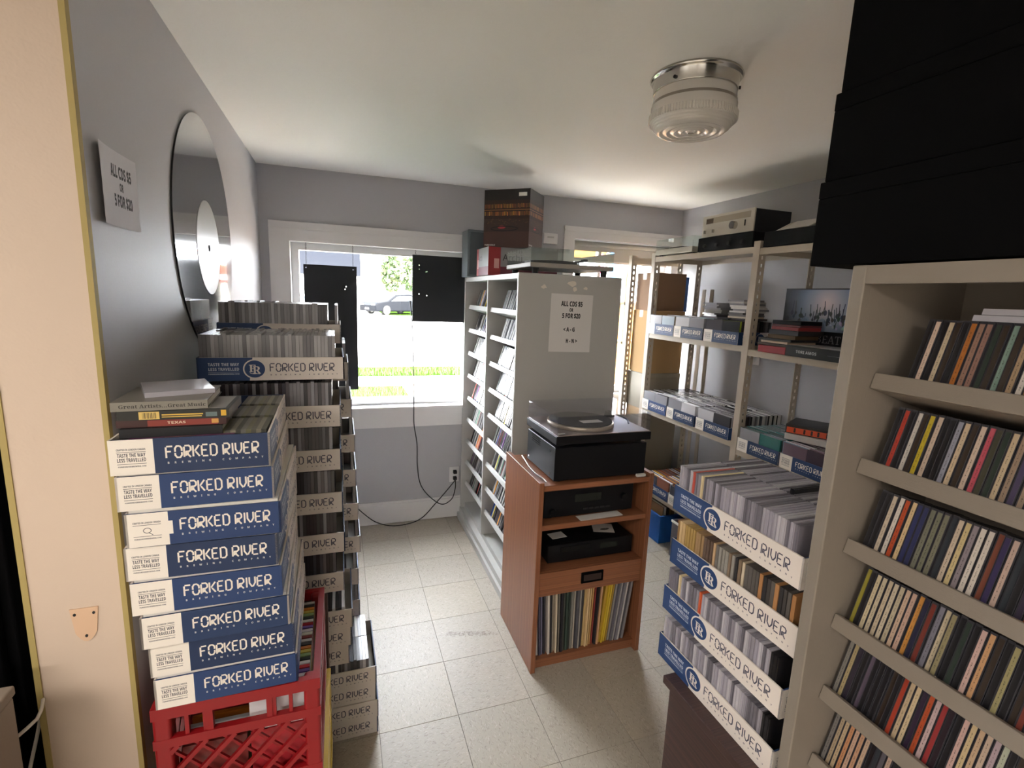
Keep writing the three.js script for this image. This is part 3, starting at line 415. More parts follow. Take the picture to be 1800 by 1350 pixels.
// ───────────── things on top of the pale unit ─────────────
{
  const Y = 1.768;
  { const t = thing('record_player', 'turntable under a clear acrylic cover on top of the pale shelf unit', 'turntable', [0.69, Y, 0.715]);
    for (const [a, b] of [[-0.19, 0.15], [0.19, 0.15], [-0.19, -0.15], [0.19, -0.15]]) part(t, 'foot', new THREE.CylinderGeometry(0.018, 0.014, 0.028, 20), M.rubber, [a, 0.0145, b]);
    part(t, 'plinth', RB(0.46, 0.022, 0.37, 0.004), std('#9a958e', 0.45), [0, 0.04, 0]);
    part(t, 'platter', new THREE.CylinderGeometry(0.148, 0.148, 0.016, 56), M.blackSatin, [-0.05, 0.06, 0]);
    part(t, 'tonearm', tube([[0.15, 0.085, -0.12], [0.155, 0.085, -0.02], [0.12, 0.083, 0.08], [0.09, 0.08, 0.12]], 0.005, 20, 8), M.dark);
    part(t, 'arm_pivot', new THREE.CylinderGeometry(0.024, 0.028, 0.035, 20), M.dark, [0.15, 0.068, -0.11]);
    part(t, 'headshell', RB(0.022, 0.012, 0.04, 0.003), M.dark, [0.085, 0.077, 0.13]);
    const w = 0.455, d = 0.365, h = 0.068, y0 = 0.051, k = 0.003;
    part(t, 'dust_cover', mergeGeometries([slab(-w / 2, w / 2, y0, y0 + h, d / 2 - k, d / 2), slab(-w / 2, w / 2, y0, y0 + h, -d / 2, -d / 2 + k), slab(-w / 2, -w / 2 + k, y0, y0 + h, -d / 2 + k, d / 2 - k), slab(w / 2 - k, w / 2, y0, y0 + h, -d / 2 + k, d / 2 - k), slab(-w / 2, w / 2, y0 + h, y0 + h + k, -d / 2, d / 2)]), M.acrylic, [0, 0, 0], [0, 0, 0], 'clear acrylic cover');
  }
  { const art = std('#ffffff', 0.4, { map: canvas(512, 640, (x, w, h) => { // generic night street print
      x.fillStyle = '#1d1518'; x.fillRect(0, 0, w, h); const r = rng(3); x.fillStyle = '#2d1713'; x.fillRect(0, h * 0.18, w, h * 0.34);
      for (let row = 0; row < 2; row++) for (let i = 0; i < 30; i++) { const px = 8 + i * 17, py = h * (0.24 + row * 0.13); x.fillStyle = `rgba(${200 + r() * 50},${120 + r() * 50},${50 + r() * 30},${0.35 + r() * 0.5})`; x.fillRect(px, py + r() * 8, 9, h * 0.07); } x.fillStyle = '#c98a4c'; x.fillRect(0, h * 0.345, w, 4);
      x.fillStyle = '#3a2620'; x.fillRect(0, h * 0.5, w, h * 0.5); x.fillStyle = '#4a2f28'; x.fillRect(0, h * 0.72, w, h * 0.28); for (let i = 0; i < 60; i++) { x.fillStyle = `rgba(${160 + r() * 80},${110 + r() * 60},${80},.35)`; x.fillRect(r() * w, h * (0.48 + r() * 0.12), 4 + r() * 14, 3); }
      x.fillStyle = '#b0303a'; x.beginPath(); x.ellipse(w * 0.40, h * 0.645, 44, 17, 0, 0, 7); x.fill(); x.fillStyle = '#15100f'; x.beginPath(); x.ellipse(w * 0.46, h * 0.67, 150, 24, 0, 0, 7); x.lineWidth = 10; x.strokeStyle = '#120d0d'; x.stroke();
      x.fillStyle = '#d8d2cc'; x.font = 'bold 22px sans-serif'; x.fillText('TURNTABLE', 14, h * 0.965);
    }) });
    const t = thing('printed_carton', 'tall dark carton with an orange-lit night street print on the unit', 'carton', [0.60, 1.934, 0.22], -0.72); part(t, 'body', printedBox(0.29, 0.33, 0.24, ['pz', 'px'], [0.5, 0.98]), art, [0, 0.1655, 0]); part(t, 'price_sticker', B(0.05, 0.02, 0.0006), M.card, [0.1, 0.3, 0.1205]); }
  { const g1 = std('#ffffff', 0.5, { map: canvas(512, 200, (x, w, h) => { x.fillStyle = '#8f8f90'; x.fillRect(0, 0, w, h); x.fillStyle = '#9c3236'; x.fillRect(0, 0, w * 0.17, h); x.fillStyle = '#6a3240'; x.fillRect(w * 0.17, h * 0.68, w, h * 0.32); x.fillStyle = '#2b2b2e'; x.font = '62px sans-serif'; x.fillText('Archi', w * 0.2, h * 0.46); x.fillStyle = '#d9a9a4'; x.fillRect(w * 0.08, h * 0.4, w * 0.07, h * 0.34); }) });
    const t = thing('printed_carton', 'low grey and red carton lying under the dark night street carton', 'carton', [0.63, Y, 0.21], 0); part(t, 'body', printedBox(0.44, 0.163, 0.26, ['pz', 'nx'], [0.6, 0.95]), g1, [0, 0.083, 0]); }
  { const t = thing('grey_speaker', 'small grey box at the window end of the pale unit', 'speaker', [0.46, Y, -0.13]); part(t, 'body', RB(0.16, 0.3, 0.16, 0.006), std('#6d7478', 0.5), [0, 0.151, 0]); part(t, 'grille', RB(0.13, 0.27, 0.006, 0.003), std('#555c60', 0.8), [0, 0.151, 0.081]); }
  { const t = thing('cable_bundle', 'black coiled cable on the acrylic turntable cover', 'cable', [0.74, Y + 0.1225, 0.66]); const pts = []; for (let i = 0; i <= 60; i++) { const a = i / 60 * Math.PI * 8; pts.push([Math.cos(a) * (0.03 + 0.004 * Math.sin(a * 1.7)), 0.005 + 0.003 * (i / 12), Math.sin(a) * 0.022]); } part(t, 'coil', tube(pts, 0.0035, 200, 6), M.rubber); }
  { const t = thing('wall_thermostat', 'small white box on the grey wall between the windows', 'thermostat', [1.04, 2.075, ZB]); part(t, 'cover', RB(0.11, 0.075, 0.026, 0.004), M.trim, [0, 0, 0.0135]); part(t, 'dial', B(0.05, 0.012, 0.002), std('#b9b6b2', 0.4), [0, 0.01, 0.0275]); }
}
// ───────────── wooden hi-fi cabinet ─────────────
{
  const X0 = 0.352, X1 = 0.908, Z0 = 0.965, Z1 = 1.405, t = 0.022;
  const c = thing('hifi_cabinet', 'reddish wooden hi-fi cabinet with shelves, a drawer and records', 'cabinet', [0, 0, 0]);
  for (const x of [X0, X1 - t]) part(c, 'side_panel', metreUV(new RoundedBoxGeometry(t, 0.892, Z1 - Z0, 2, 0.002)), M.wood, [x + t / 2, 0.448, (Z0 + Z1) / 2]);
  part(c, 'top_shelf', slab(X0 + t, X1 - t, 0.852, 0.876, Z0 + 0.01, Z1 - 0.008), M.woodH); part(c, 'shelf', slab(X0 + t, X1 - t, 0.676, 0.700, Z0 + 0.01, Z1 - 0.008), M.woodH); part(c, 'shelf', slab(X0 + t, X1 - t, 0.463, 0.478, Z0 + 0.01, Z1 - 0.02), M.woodH);
  const dr = part(c, 'drawer', slab(X0 + t + 0.002, X1 - t - 0.002, 0.368, 0.477, Z1 - 0.028, Z1 - 0.008), M.woodH); part(dr, 'handle', RB(0.11, 0.052, 0.008, 0.003), M.black, [0.632, 0.428, Z1 - 0.006]); part(dr, 'handle_cup', RB(0.088, 0.03, 0.005, 0.002), M.darkWood, [0.632, 0.428, Z1 - 0.003]);
  part(c, 'drawer_box', slab(X0 + t + 0.004, X1 - t - 0.004, 0.372, 0.46, Z0 + 0.03, Z1 - 0.03), M.wood);
  part(c, 'bottom_shelf', slab(X0 + t, X1 - t, 0.03, 0.05, Z0 + 0.01, Z1 - 0.02), M.woodH); part(c, 'plinth', slab(X0 + t, X1 - t, 0.002, 0.03, Z0 + 0.02, Z1 - 0.03), M.woodH);
  part(c, 'back_panel', slab(X0 + t, X1 - t, 0.03, 0.87, Z0, Z0 + 0.01), M.darkWood);
  // records
  const r = rng(42), cols = ['#b9b4ae', '#4b4a5c', '#6e6b80', '#35323a', '#c9bfb4', '#2b2a2e', '#8d8375', '#d4c5ac', '#6d675d', '#26242a', '#4a4c44', '#39483f', '#2f3a33', '#7c7a72', '#a79e90', '#55545a', '#8f8a84', '#3d3a3b', '#b59a68', '#d8b98a', '#c7a877', '#b98f5a', '#8d3b33', '#2d2a2c', '#c79a74', '#b5923a', '#c9a92c', '#d0b13a', '#a8873a', '#8f8a83', '#6a6770', '#a39f9e', '#7b7880', '#c4c0bd', '#4f4c52', '#8a8688'];
  const lean = []; for (let i = 0; i < 36; i++) lean.push(i < 10 ? -0.055 + 0.003 * i : i < 25 ? -0.02 + 0.0035 * (i - 10) : 0.085 + 0.003 * (i - 25));
  let x = X0 + t + 0.020;
  const names = { warm: 0 }; const word = (h) => { const q = new THREE.Color(h); const hs = {}; q.getHSL(hs, THREE.SRGBColorSpace); return hs.s > 0.4 ? (hs.h < 0.05 ? 'red' : hs.h < 0.11 ? 'orange tan' : 'yellow') : hs.l < 0.25 ? 'dark' : hs.l < 0.55 ? 'grey' : 'pale'; };
  for (let i = 0; i < 36; i++) {
    const th = 0.0055 + r() * 0.005, h = 0.300 + r() * 0.006, a = lean[i]; // pivot at the bottom
    const g = solo('record_sleeve', `${word(cols[i])} spined vinyl record standing in the wooden cabinet`, 'record', B(th, h, 0.31), std(cols[i], 0.5), [x + Math.sin(a) * h / 2 + th / 2, 0.0515 + Math.cos(a) * h / 2 + Math.abs(Math.sin(a)) * th / 2, Z1 - 0.035 - 0.155 - r() * 0.012], [0, 0, -a], 'vinyl records in the wooden cabinet');
    x += 0.0124 + (i === 3 ? 0.004 : 0);
  }
  // receiver and tape deck inside
  { const q = thing('stereo_receiver', 'black stereo receiver on the upper shelf inside the wooden cabinet', 'receiver', [0.62, 0.7005, 1.19]); part(q, 'body', RB(0.44, 0.128, 0.30, 0.003), M.blackSatin, [0, 0.072, 0]); part(q, 'front_plate', RB(0.44, 0.125, 0.012, 0.002), M.blackSatin, [0, 0.0715, 0.155]); part(q, 'display', B(0.13, 0.035, 0.002), std('#1d211d', 0.2), [-0.01, 0.088, 0.162]); for (const a of [-0.18, 0.17]) { const g = new THREE.CylinderGeometry(0.016, 0.017, 0.016, 24); g.rotateX(Math.PI / 2); part(q, 'knob', g, M.blackSatin, [a, a < 0 ? 0.035 : 0.075, 0.169]); } for (let i = 0; i < 5; i++) part(q, 'button', B(0.022, 0.008, 0.004), M.dark, [-0.02 + i * 0.028, 0.035, 0.163]); for (const [a, b] of [[-0.19, -0.12], [0.19, -0.12], [-0.19, 0.13], [0.19, 0.13]]) part(q, 'foot', B(0.03, 0.008, 0.03), M.rubber, [a, 0.004, b]); }
  solo('paper_strip', 'white paper strip on the front edge of the cabinet upper shelf', 'paper', B(0.215, 0.0008, 0.05), M.card, [0.665, 0.7008, 1.367], [0, 0.04, 0]);
  { const q = thing('cd_player', 'flat black disc player on the lower shelf of the wooden cabinet', 'disc player', [0.65, 0.4785, 1.19]); part(q, 'body', RB(0.43, 0.083, 0.28, 0.003), M.blackSatin, [0, 0.0495, 0]); part(q, 'front_plate', RB(0.43, 0.083, 0.01, 0.002), M.blackSatin, [0, 0.0495, 0.145]); part(q, 'disc_drawer', B(0.15, 0.022, 0.003), M.blackGloss, [-0.08, 0.066, 0.1515]); part(q, 'display', B(0.09, 0.026, 0.002), std('#232723', 0.2), [0.09, 0.06, 0.151]); for (const a of [-0.18, 0.18]) part(q, 'foot', B(0.03, 0.008, 0.24), M.rubber, [a, 0.004, 0]); }
  solo('paper_card', 'white card lying on the black disc player, left one', 'card', B(0.075, 0.0008, 0.055), M.card, [0.515, 0.5702, 1.255], [0, 0.1, 0]);
  solo('leaflet', 'white leaflet with a dark bird print on the black disc player', 'leaflet', B(0.1, 0.0008, 0.09), std('#ffffff', 0.7, { map: canvas(128, 128, (x) => { x.fillStyle = '#cfcac3'; x.fillRect(0, 0, 128, 128); x.fillStyle = '#4a463f'; x.beginPath(); x.ellipse(70, 84, 26, 13, -0.3, 0, 7); x.fill(); x.beginPath(); x.ellipse(92, 72, 10, 8, 0, 0, 7); x.fill(); }) }), [0.762, 0.5702, 1.24], [0, -0.35, 0]);
}
{ // amplifier and turntable on the cabinet
  const q = thing('amplifier', 'large black amplifier on top of the wooden cabinet', 'amplifier', [0.65, 0.8765, 1.21]);
  part(q, 'body', RB(0.444, 0.148, 0.32, 0.004), M.blackSatin, [0, 0.082, 0]); part(q, 'front_plate', RB(0.446, 0.146, 0.01, 0.003), M.blackSatin, [0, 0.082, 0.162]);
  for (const [a, b] of [[-0.19, -0.13], [0.19, -0.13], [-0.19, 0.13], [0.19, 0.13]]) part(q, 'foot', new THREE.CylinderGeometry(0.02, 0.018, 0.009, 18), M.rubber, [a, 0.0047, b]);
  for (const [dy, dz] of [[0.03, 0.12], [0.03, -0.13], [0.13, 0.12]]) { const g = new THREE.CylinderGeometry(0.005, 0.005, 0.003, 12); g.rotateZ(Math.PI / 2); part(q, 'side_screw', g, M.chrome, [-0.2235, dy, dz]); }
  for (let i = 0; i < 4; i++) part(q, 'side_vent', B(0.002, 0.004, 0.1), M.black, [-0.2225, 0.118 + i * 0.009, -0.05]);
  const t = thing('turntable', 'black turntable with smoky lid on top of the large amplifier', 'turntable', [0.655, 1.034, 1.212]);
  for (const [a, b] of [[-0.19, -0.13], [0.19, -0.13], [-0.19, 0.13], [0.19, 0.13]]) part(t, 'foot', new THREE.CylinderGeometry(0.022, 0.018, 0.013, 18), M.rubber, [a, 0.0067, b]);
  part(t, 'plinth', RB(0.46, 0.036, 0.35, 0.003), M.blackSatin, [0, 0.031, 0]); part(t, 'deck', RB(0.452, 0.003, 0.342, 0.001), std('#8a7d78', 0.4), [0, 0.0505, 0]);
  const pl = new THREE.LatheGeometry([[0, 0], [0.146, 0], [0.152, 0.004], [0.152, 0.016], [0.149, 0.02], [0, 0.02]].map(([a, b]) => new THREE.Vector2(a, b)), 72); part(t, 'platter', pl, std('#d2c4aa', 0.3, { metalness: 0.7 }), [-0.035, 0.052, 0.0]); part(t, 'mat', new THREE.CylinderGeometry(0.144, 0.144, 0.004, 64), M.rubber, [-0.035, 0.074, 0]);
  part(t, 'spec_card', B(0.1, 0.0006, 0.045), M.card, [-0.01, 0.0765, 0.055], [0, 0.03, 0]); part(t, 'spindle', new THREE.CylinderGeometry(0.003, 0.003, 0.012, 10), M.chrome, [-0.035, 0.08, 0]);
  part(t, 'tonearm', tube([[0.18, 0.078, -0.12], [0.182, 0.078, -0.02], [0.175, 0.077, 0.06], [0.15, 0.074, 0.11]], 0.004, 24, 8), M.dark); part(t, 'arm_pivot', new THREE.CylinderGeometry(0.022, 0.026, 0.026, 22), M.dark, [0.18, 0.065, -0.11]); part(t, 'start_knob', RB(0.03, 0.006, 0.012, 0.002), M.chrome, [-0.2, 0.055, 0.155]);
  const w = 0.45, d = 0.34, h = 0.078, y0 = 0.0525, k = 0.003; part(t, 'lid', mergeGeometries([slab(-w / 2, w / 2, y0, y0 + h, d / 2 - k, d / 2), slab(-w / 2, w / 2, y0, y0 + h, -d / 2, -d / 2 + k), slab(-w / 2, -w / 2 + k, y0, y0 + h, -d / 2 + k, d / 2 - k), slab(w / 2 - k, w / 2, y0, y0 + h, -d / 2 + k, d / 2 - k), slab(-w / 2, w / 2, y0 + h, y0 + h + k, -d / 2, d / 2)]), M.smoke, [0, 0, 0], [0, 0, 0], 'smoky transparent lid');
  const cc = thing('speaker_wire', 'thin pale wire curling beside the large amplifier', 'wire', [0, 0, 0]); part(cc, 'wire', tube([[0.40, 0.9, 1.06], [0.392, 0.9, 1.12], [0.388, 0.888, 1.2], [0.392, 0.884, 1.28], [0.402, 0.8815, 1.33], [0.4, 0.8805, 1.36]], 0.003, 40, 6), M.alu);
  solo('price_tag', 'small white folded tag on the cabinet top beside the amplifier', 'tag', RB(0.045, 0.012, 0.016, 0.002), M.card, [0.85, 0.8825, 1.385], [0, 0.05, 0]);
}
// ───────────── ceiling light ─────────────
{
  const t = thing('ceiling_lamp', 'round ribbed glass ceiling lamp with chrome collar, unlit', 'ceiling lamp', [0.70, HC, 1.715]);
  const L = (pts, seg = 72) => new THREE.LatheGeometry(pts.map(([a, b]) => new THREE.Vector2(a, b)), seg);
  part(t, 'collar', L([[0, -0.001], [0.142, -0.001], [0.145, -0.006], [0.141, -0.011], [0.134, -0.016], [0.132, -0.048], [0.129, -0.05], [0, -0.05]]), M.chrome);
  const pr = [[0.125, -0.048], [0.130, -0.055], [0.132, -0.085], [0.135, -0.09], [0.135, -0.112], [0.138, -0.118], [0.138, -0.133]];
  for (let i = 0; i < 4; i++) { const y = -0.133 - i * 0.007, r0 = 0.138 - i * 0.006; pr.push([r0, y], [r0 - 0.001, y - 0.004], [r0 - 0.005, y - 0.006]); }
  for (let i = 0; i < 9; i++) { const r0 = 0.112 - i * 0.012; pr.push([r0, -0.163 - (i % 2) * 0.004], [Math.max(0, r0 - 0.006), -0.168 + (i % 2) * 0.004]); }
  part(t, 'glass_shade', L(pr, 96), phys('#f3efe8', { transmission: 0.45, roughness: 0.2, thickness: 0, ior: 1.5 }));
  { const g = new THREE.CylinderGeometry(0.1335, 0.1335, 0.018, 64, 1, true); part(t, 'prism_band', g, std('#7d766c', 0.35), [0, -0.088, 0]); }
  // vertical flutes round the lower edge
  const fl = []; for (let i = 0; i < 90; i++) { const a = i / 90 * Math.PI * 2, g = new THREE.CylinderGeometry(0.0028, 0.0028, 0.022, 6); g.translate(Math.cos(a) * 0.1375, -0.126, Math.sin(a) * 0.1375); fl.push(g); }
  const f = part(t, 'fluting', mergeGeometries(fl), phys('#f3efe8', { transmission: 0.5, roughness: 0.1, thickness: 0, ior: 1.5 })); f.userData.kind = 'stuff';
  for (const s of [-1, 1]) part(t, 'bulb', new THREE.SphereGeometry(0.028, 20, 14), std('#d8d2c6', 0.4), [s * 0.05, -0.09, 0]);
  for (let i = 0; i < 3; i++) { const a = 0.6 + i * 2.09; const g = new THREE.CylinderGeometry(0.005, 0.005, 0.01, 12); g.rotateZ(Math.PI / 2); part(t, 'thumb_screw', g, M.dark, [Math.cos(a) * 0.134, -0.038, Math.sin(a) * 0.134], [0, -a, 0]); }
}
// ───────────── right: tray stack on its dark stand ─────────────
{
  const s = thing('wooden_stand', 'dark brown wooden stand under the right-hand tray stack', 'stand', [0.60, 0, 2.357]);
  part(s, 'top', RB(0.37, 0.024, 0.35, 0.003), M.standWood, [0.012, 0.604, 0]); part(s, 'side_panel', metreUV(new RoundedBoxGeometry(0.02, 0.59, 0.335, 1, 0.002)), M.standWood, [-0.142, 0.297, 0.0]); part(s, 'side_panel', metreUV(new RoundedBoxGeometry(0.02, 0.59, 0.335, 1, 0.002)), M.standWood, [0.165, 0.297, 0.0]); part(s, 'back_panel', B(0.287, 0.58, 0.014), M.standWood, [0.0115, 0.297, -0.158]); part(s, 'shelf', B(0.287, 0.018, 0.29), M.standWood, [0.0115, 0.29, 0]);
  const yb = [0.6165, 0.772, 0.924, 1.081], gp = 'trays in the right-hand stack', xc = [0.605, 0.603, 0.606, 0.600], zc = [2.31, 2.312, 2.322, 2.318], rt = [0.0, 0.0, 0.02, 0.0];
  const jg = mergeGeometries([slab(-0.0049, 0.0012, 0, CDH, -0.066, 0.066), slab(0.0016, 0.0049, 0.0015, CDH - 0.0015, -0.0655, 0.0645)]); jg.translate(0, 0, 0);
  const jm = ['#8f8b93', '#a29ea6', '#77737b', '#b4b0b6', '#6a676e', '#9a96a0'].map((c) => std(c, 0.2)), sleeve = ['#b8962c', '#a5662e', '#8b6a3c', '#c0a274', '#a8894e', '#d0bd96', '#7d4f3a', '#9a7c56', '#8a4a3a', '#5c4a3e', '#b99a74', '#6c6660', '#3e3a38', '#8c8880', '#a5764a', '#7c6a58', '#2d2b2c', '#55504c', '#c4b49a', '#6b3b34'].map((c) => std(c, 0.5));
  const orange = std('#c0562c', 0.35), rose = std('#b04a3c', 0.35), creamM = std('#c9b78e', 0.4), blackM = std('#1c1b1e', 0.35); const r = rng(91);
  const nm = ['lowest', 'second', 'third', 'topmost'];
  for (let k = 0; k < 4; k++) {
    const p = [xc[k], yb[k], zc[k]], turn = -Math.PI / 2 + rt[k];
    tray(['lowest white-fronted tray of the right-hand stack, on the dark stand', 'second white-fronted tray up in the right-hand stack', 'white-fronted tray of brown card sleeves below the topmost right-hand tray', 'topmost white-fronted tray of the right-hand stack, full of CDs'][k], p, turn, gp);
    let ji = 0; const rows = k === 3 ? 2 : 1, c = Math.cos(turn), s2 = Math.sin(turn), n = 36;
    for (let row = 0; row < rows; row++) for (let i = 0; i < n; i++) {
      const lx = -TL / 2 + 0.014 + i * 0.0106, lz = row ? -0.068 : 0.068, isSl = k === 2, sp = (k === 3 && !row && i === 5) ? rose : (k === 3 && !row && i === 8) ? creamM : (k === 1 && i === 12) ? orange : (k === 1 && i === 4) ? creamM : ((k === 3 && row && i === 22) || (k < 2 && i > 33)) ? blackM : null;
      const m = sp ?? (isSl ? (i > 25 ? [sleeve[16], sleeve[12], sleeve[17], sleeve[14]][i % 4] : sleeve[Math.min(19, Math.floor(i * 0.7 + r() * 3))]) : jm[ji = Math.floor(r() * jm.length)]);
      const kind = sp === rose ? 'red spined CD case' : sp === orange ? 'orange spined CD case' : sp === creamM ? 'cream spined CD case' : sp === blackM ? 'black CD case' : isSl ? (i > 25 ? 'dark card sleeve CD' : i < 3 ? 'yellow card sleeve CD' : i < 14 ? 'tan card sleeve CD' : 'brown card sleeve CD') : `clear ${['mid grey', 'light grey', 'dark grey', 'pale grey', 'smoky grey', 'lilac grey'][ji]} CD case`;
      const o = solo(isSl ? 'card_sleeve' : 'jewel_case', `${kind} in ${row ? 'rear' : 'front'} row of the ${nm[k]} right-hand tray`, 'compact disc', isSl && !sp ? B(0.006 + 0.004 * r(), 0.124, 0.128) : jg, m, [p[0] + lx * c + lz * s2, p[1] + TT + (isSl ? 0.0625 : 0) + (sp === blackM && row ? 0.012 : 0), p[2] - lx * s2 + lz * c], [0, turn + (r() - 0.5) * 0.03, 0], `CDs in the ${nm[k]} right-hand tray`);
      if (isSl) o.rotation.x = 0;
    }
  }
}
// ───────────── grey CD bookshelf beside the camera ─────────────
{
  const X0 = 0.45, Z0 = 2.54, Z1 = 3.7, H = 1.729, t = 0.026, D = 0.285;
  const u = thing('cd_bookshelf', 'tall grey CD bookshelf packed with CDs, black boxes on top', 'bookshelf', [0, 0, 0]);
  part(u, 'end_panel', RB(D, H - 0.004, t, 0.003), M.unitWarm, [X0 + D / 2, (H - 0.004) / 2 + 0.002, Z0 + t / 2]); part(u, 'end_panel', RB(D, H - 0.004, t, 0.003), M.unitWarm, [X0 + D / 2, (H - 0.004) / 2 + 0.002, Z1 - t / 2]);
  part(u, 'header', slab(X0 + 0.001, X0 + 0.021, H - 0.034, H - 0.003, Z0 + t, Z1 - t), M.unitWarm); part(u, 'top_panel', slab(X0 + 0.021, X0 + D, H - 0.02, H - 0.003, Z0 + t, Z1 - t), M.unitWarm);
  part(u, 'back_panel', slab(X0 + D - 0.012, X0 + D, 0.1, H - 0.02, Z0 + t, Z1 - t), M.unitWarm); part(u, 'plinth', slab(X0 + 0.03, X0 + D - 0.01, 0.002, 0.1, Z0 + t, Z1 - t), M.unitWarm);
  const seq = [
    'k,#c9b09e,k,#b9a88e,n,k,#a8662a,#927060,#8c6a5e,g,n,#7c9488,n,#9c8468,#c4bcb4,#856438,g,s,#7a7c6c,#c0a898,k,#b0a090,n,g,#a08c70,k',
    'k,#a8382a,k,#bdb6ae,n,#b59f2c,#bda896,k,k,#8a8a96,#bca78c,n,#c0ab9a,#b8505e,o,g,#b8a488,#8f7a68,#443c56,#93806e,o,#c8ae84,#807c7c,#6d696c,k,#b0a090,#c2b49a,n',
    'k,k,#bdae9a,#cbc2b8,#b04a28,#cdb288,#2c3058,#2c3054,#6e6e60,#70705e,#72705f,s,#bcab98,#c0ad80,#857a80,#c9c0b6,#c4bab0,#7a4434,#342c50,#b49c90,s,k,#2c2438,#bd5e24,#97805e,#cfc8c0,k,s',
    '#8c8230,k,#bcae90,#b8ab92,#b8a890,#bdb09a,#b0a48c,#bda38e,#b99a8a,#c58a44,#24243a,#6e3026,#777480,#bcae94,#8a8060,k,g,k,#bfa098,#bb9068,n,k,#938a62,k,n,#6e3026,#c4b094,#a8322c,#a43a52,k',
    '#77736c,#9c8c68,#2a2430,k,#5c5060,k,k,k,n,k,#9c3a26,#b8a284,#c2ae8c,#2c2034,#a84a28,#b8a0a0,#8e3030,#281c24,k,#bd9c94,#c0aa84,#b89c80,#b8a290,#a8949a,#a8ac98,k,n,#a88e74,#7e7a72,n,#b0a090',
    '#6e6a66,#9c8a72,#b09a7c,#b4805c,#b89884,#b48c70,#b49a84,k,s,#55525a,#ad9484,k,#24243a,k,n,#b0a090,k,s,#a08c70,k,n,#8e3030,k,#b0a090',
  ];
  const short = { k: '#17161a', n: '#332820', g: '#28332c', s: '#2c3138', o: '#3f3d30' }, mats = new Map();
  const word = (h) => { const q = new THREE.Color(h), s = {}; q.getHSL(s, THREE.SRGBColorSpace); if (s.l < 0.17) return 'black'; if (s.s < 0.13) return s.l > 0.55 ? 'white' : 'grey'; const hh = s.h * 360; if (hh < 12 || hh > 335) return s.l > 0.5 ? 'pink' : 'red'; if (hh < 30) return s.l > 0.52 ? 'cream' : s.s > 0.5 ? 'orange' : 'brown'; if (hh < 48) return s.l > 0.5 ? 'cream' : s.s > 0.5 ? 'amber' : 'tan'; if (hh < 70) return s.l > 0.5 ? 'sage' : s.s > 0.4 ? 'yellow' : 'olive'; if (hh < 170) return 'green'; if (hh < 260) return 'dark blue'; return 'purple'; };
  const marks = canvas(64, 512, (x, w, h) => { x.fillStyle = '#ffffff'; x.fillRect(0, 0, w, h); const r = rng(17); for (let i = 0; i < 60; i++) { const y = 40 + r() * 400; x.fillStyle = `rgba(40,34,30,${0.25 + r() * 0.3})`; x.fillRect(22 + r() * 8, y, 6 + r() * 10, 2 + r() * 5); } });
  const matOf = (h) => { if (!mats.has(h)) mats.set(h, std(h, 0.32, new THREE.Color(h).getHSL({}, THREE.SRGBColorSpace).l > 0.4 ? { map: marks } : {})); return mats.get(h); };
  const caseM = std('#3b3a3f', 0.16), r = rng(55), ord = ['top', 'second', 'third', 'fourth', 'fifth', 'sixth'];
  const caseG = new THREE.BoxGeometry(CDW, CDH, CDT - 0.0006); caseG.translate(CDW / 2, CDH / 2, 0); const spineG = new THREE.BoxGeometry(0.001, 0.117, 0.0066); spineG.translate(-0.0003, CDH / 2, 0.0004);
  for (let k = 0; k < 6; k++) {
    const y = 1.538 - k * 0.1628; leanShelf(u, 'shelf', 0.512, y, Z0 + t + 0.001, Z1 - t - 0.001, 0.03, 0.165, M.unitWarm, M.unitWarm);
    const z0 = [2.615, 2.592, 2.588, 2.585, 2.578, 2.577][k];
    const cs = seq[k].split(',').map((c) => short[c] ?? c);
    cs.forEach((h, i) => {
      const w = word(h), pv = i ? word(cs[i - 1]) : null, nx = i + 1 < cs.length ? word(cs[i + 1]) : null, where = !pv ? 'next to the end panel' : !nx ? `last after a ${pv} one` : `between ${pv} and ${nx} ones`;
      const o = thing('compact_disc', `${w} spined CD ${where}, ${ord[k]} shelf of grey bookshelf`, 'compact disc', [0.5265 + (r() < 0.2 ? 0.004 : 0) + r() * 0.002, y - 0.0195, z0 + i * 0.0105], 0, `CDs on the ${ord[k]} shelf of the grey bookshelf`);
      o.rotation.z = -LEAN; part(o, 'case', caseG, caseM); part(o, 'spine_card', spineG, matOf(h));
    });
  }
  for (let k = 0; k < 1; k++) { const y = 1.538; for (let i = 0; i < 2; i++) solo('lying_disc', 'clear CD case lying flat across the CDs on the top shelf', 'compact disc', B(CDH, 0.0102, CDW), M.caseClear, [0.63 + i * 0.0032, 1.626 + i * 0.0106, 2.74 + i * 0.01], [0, 0, -LEAN], 'CD cases lying on the top shelf row'); }
  // black boxes on top
  const lab = ['lowest black box on top of the grey bookshelf', 'middle black box of the pile on the grey bookshelf', 'upper black box of the pile, nearly at the ceiling']; const zz = [2.452, 2.456, 2.461], yy = [1.7295, 1.884, 2.038, 2.36];
  for (let i = 0; i < 3; i++) { const b = thing('black_box', lab[i], 'box', [X0 + 0.004 * i, yy[i], zz[i]], 0, 'black boxes on the grey bookshelf'); const h = yy[i + 1] - yy[i] - 0.001; part(b, 'body', RB(0.34, h - 0.03, 0.9, 0.002), M.black, [0.17, (h - 0.03) / 2, 0.45]); part(b, 'lid', RB(0.341, 0.0298, 0.901, 0.002), M.black, [0.17, h - 0.015, 0.45]); }
}
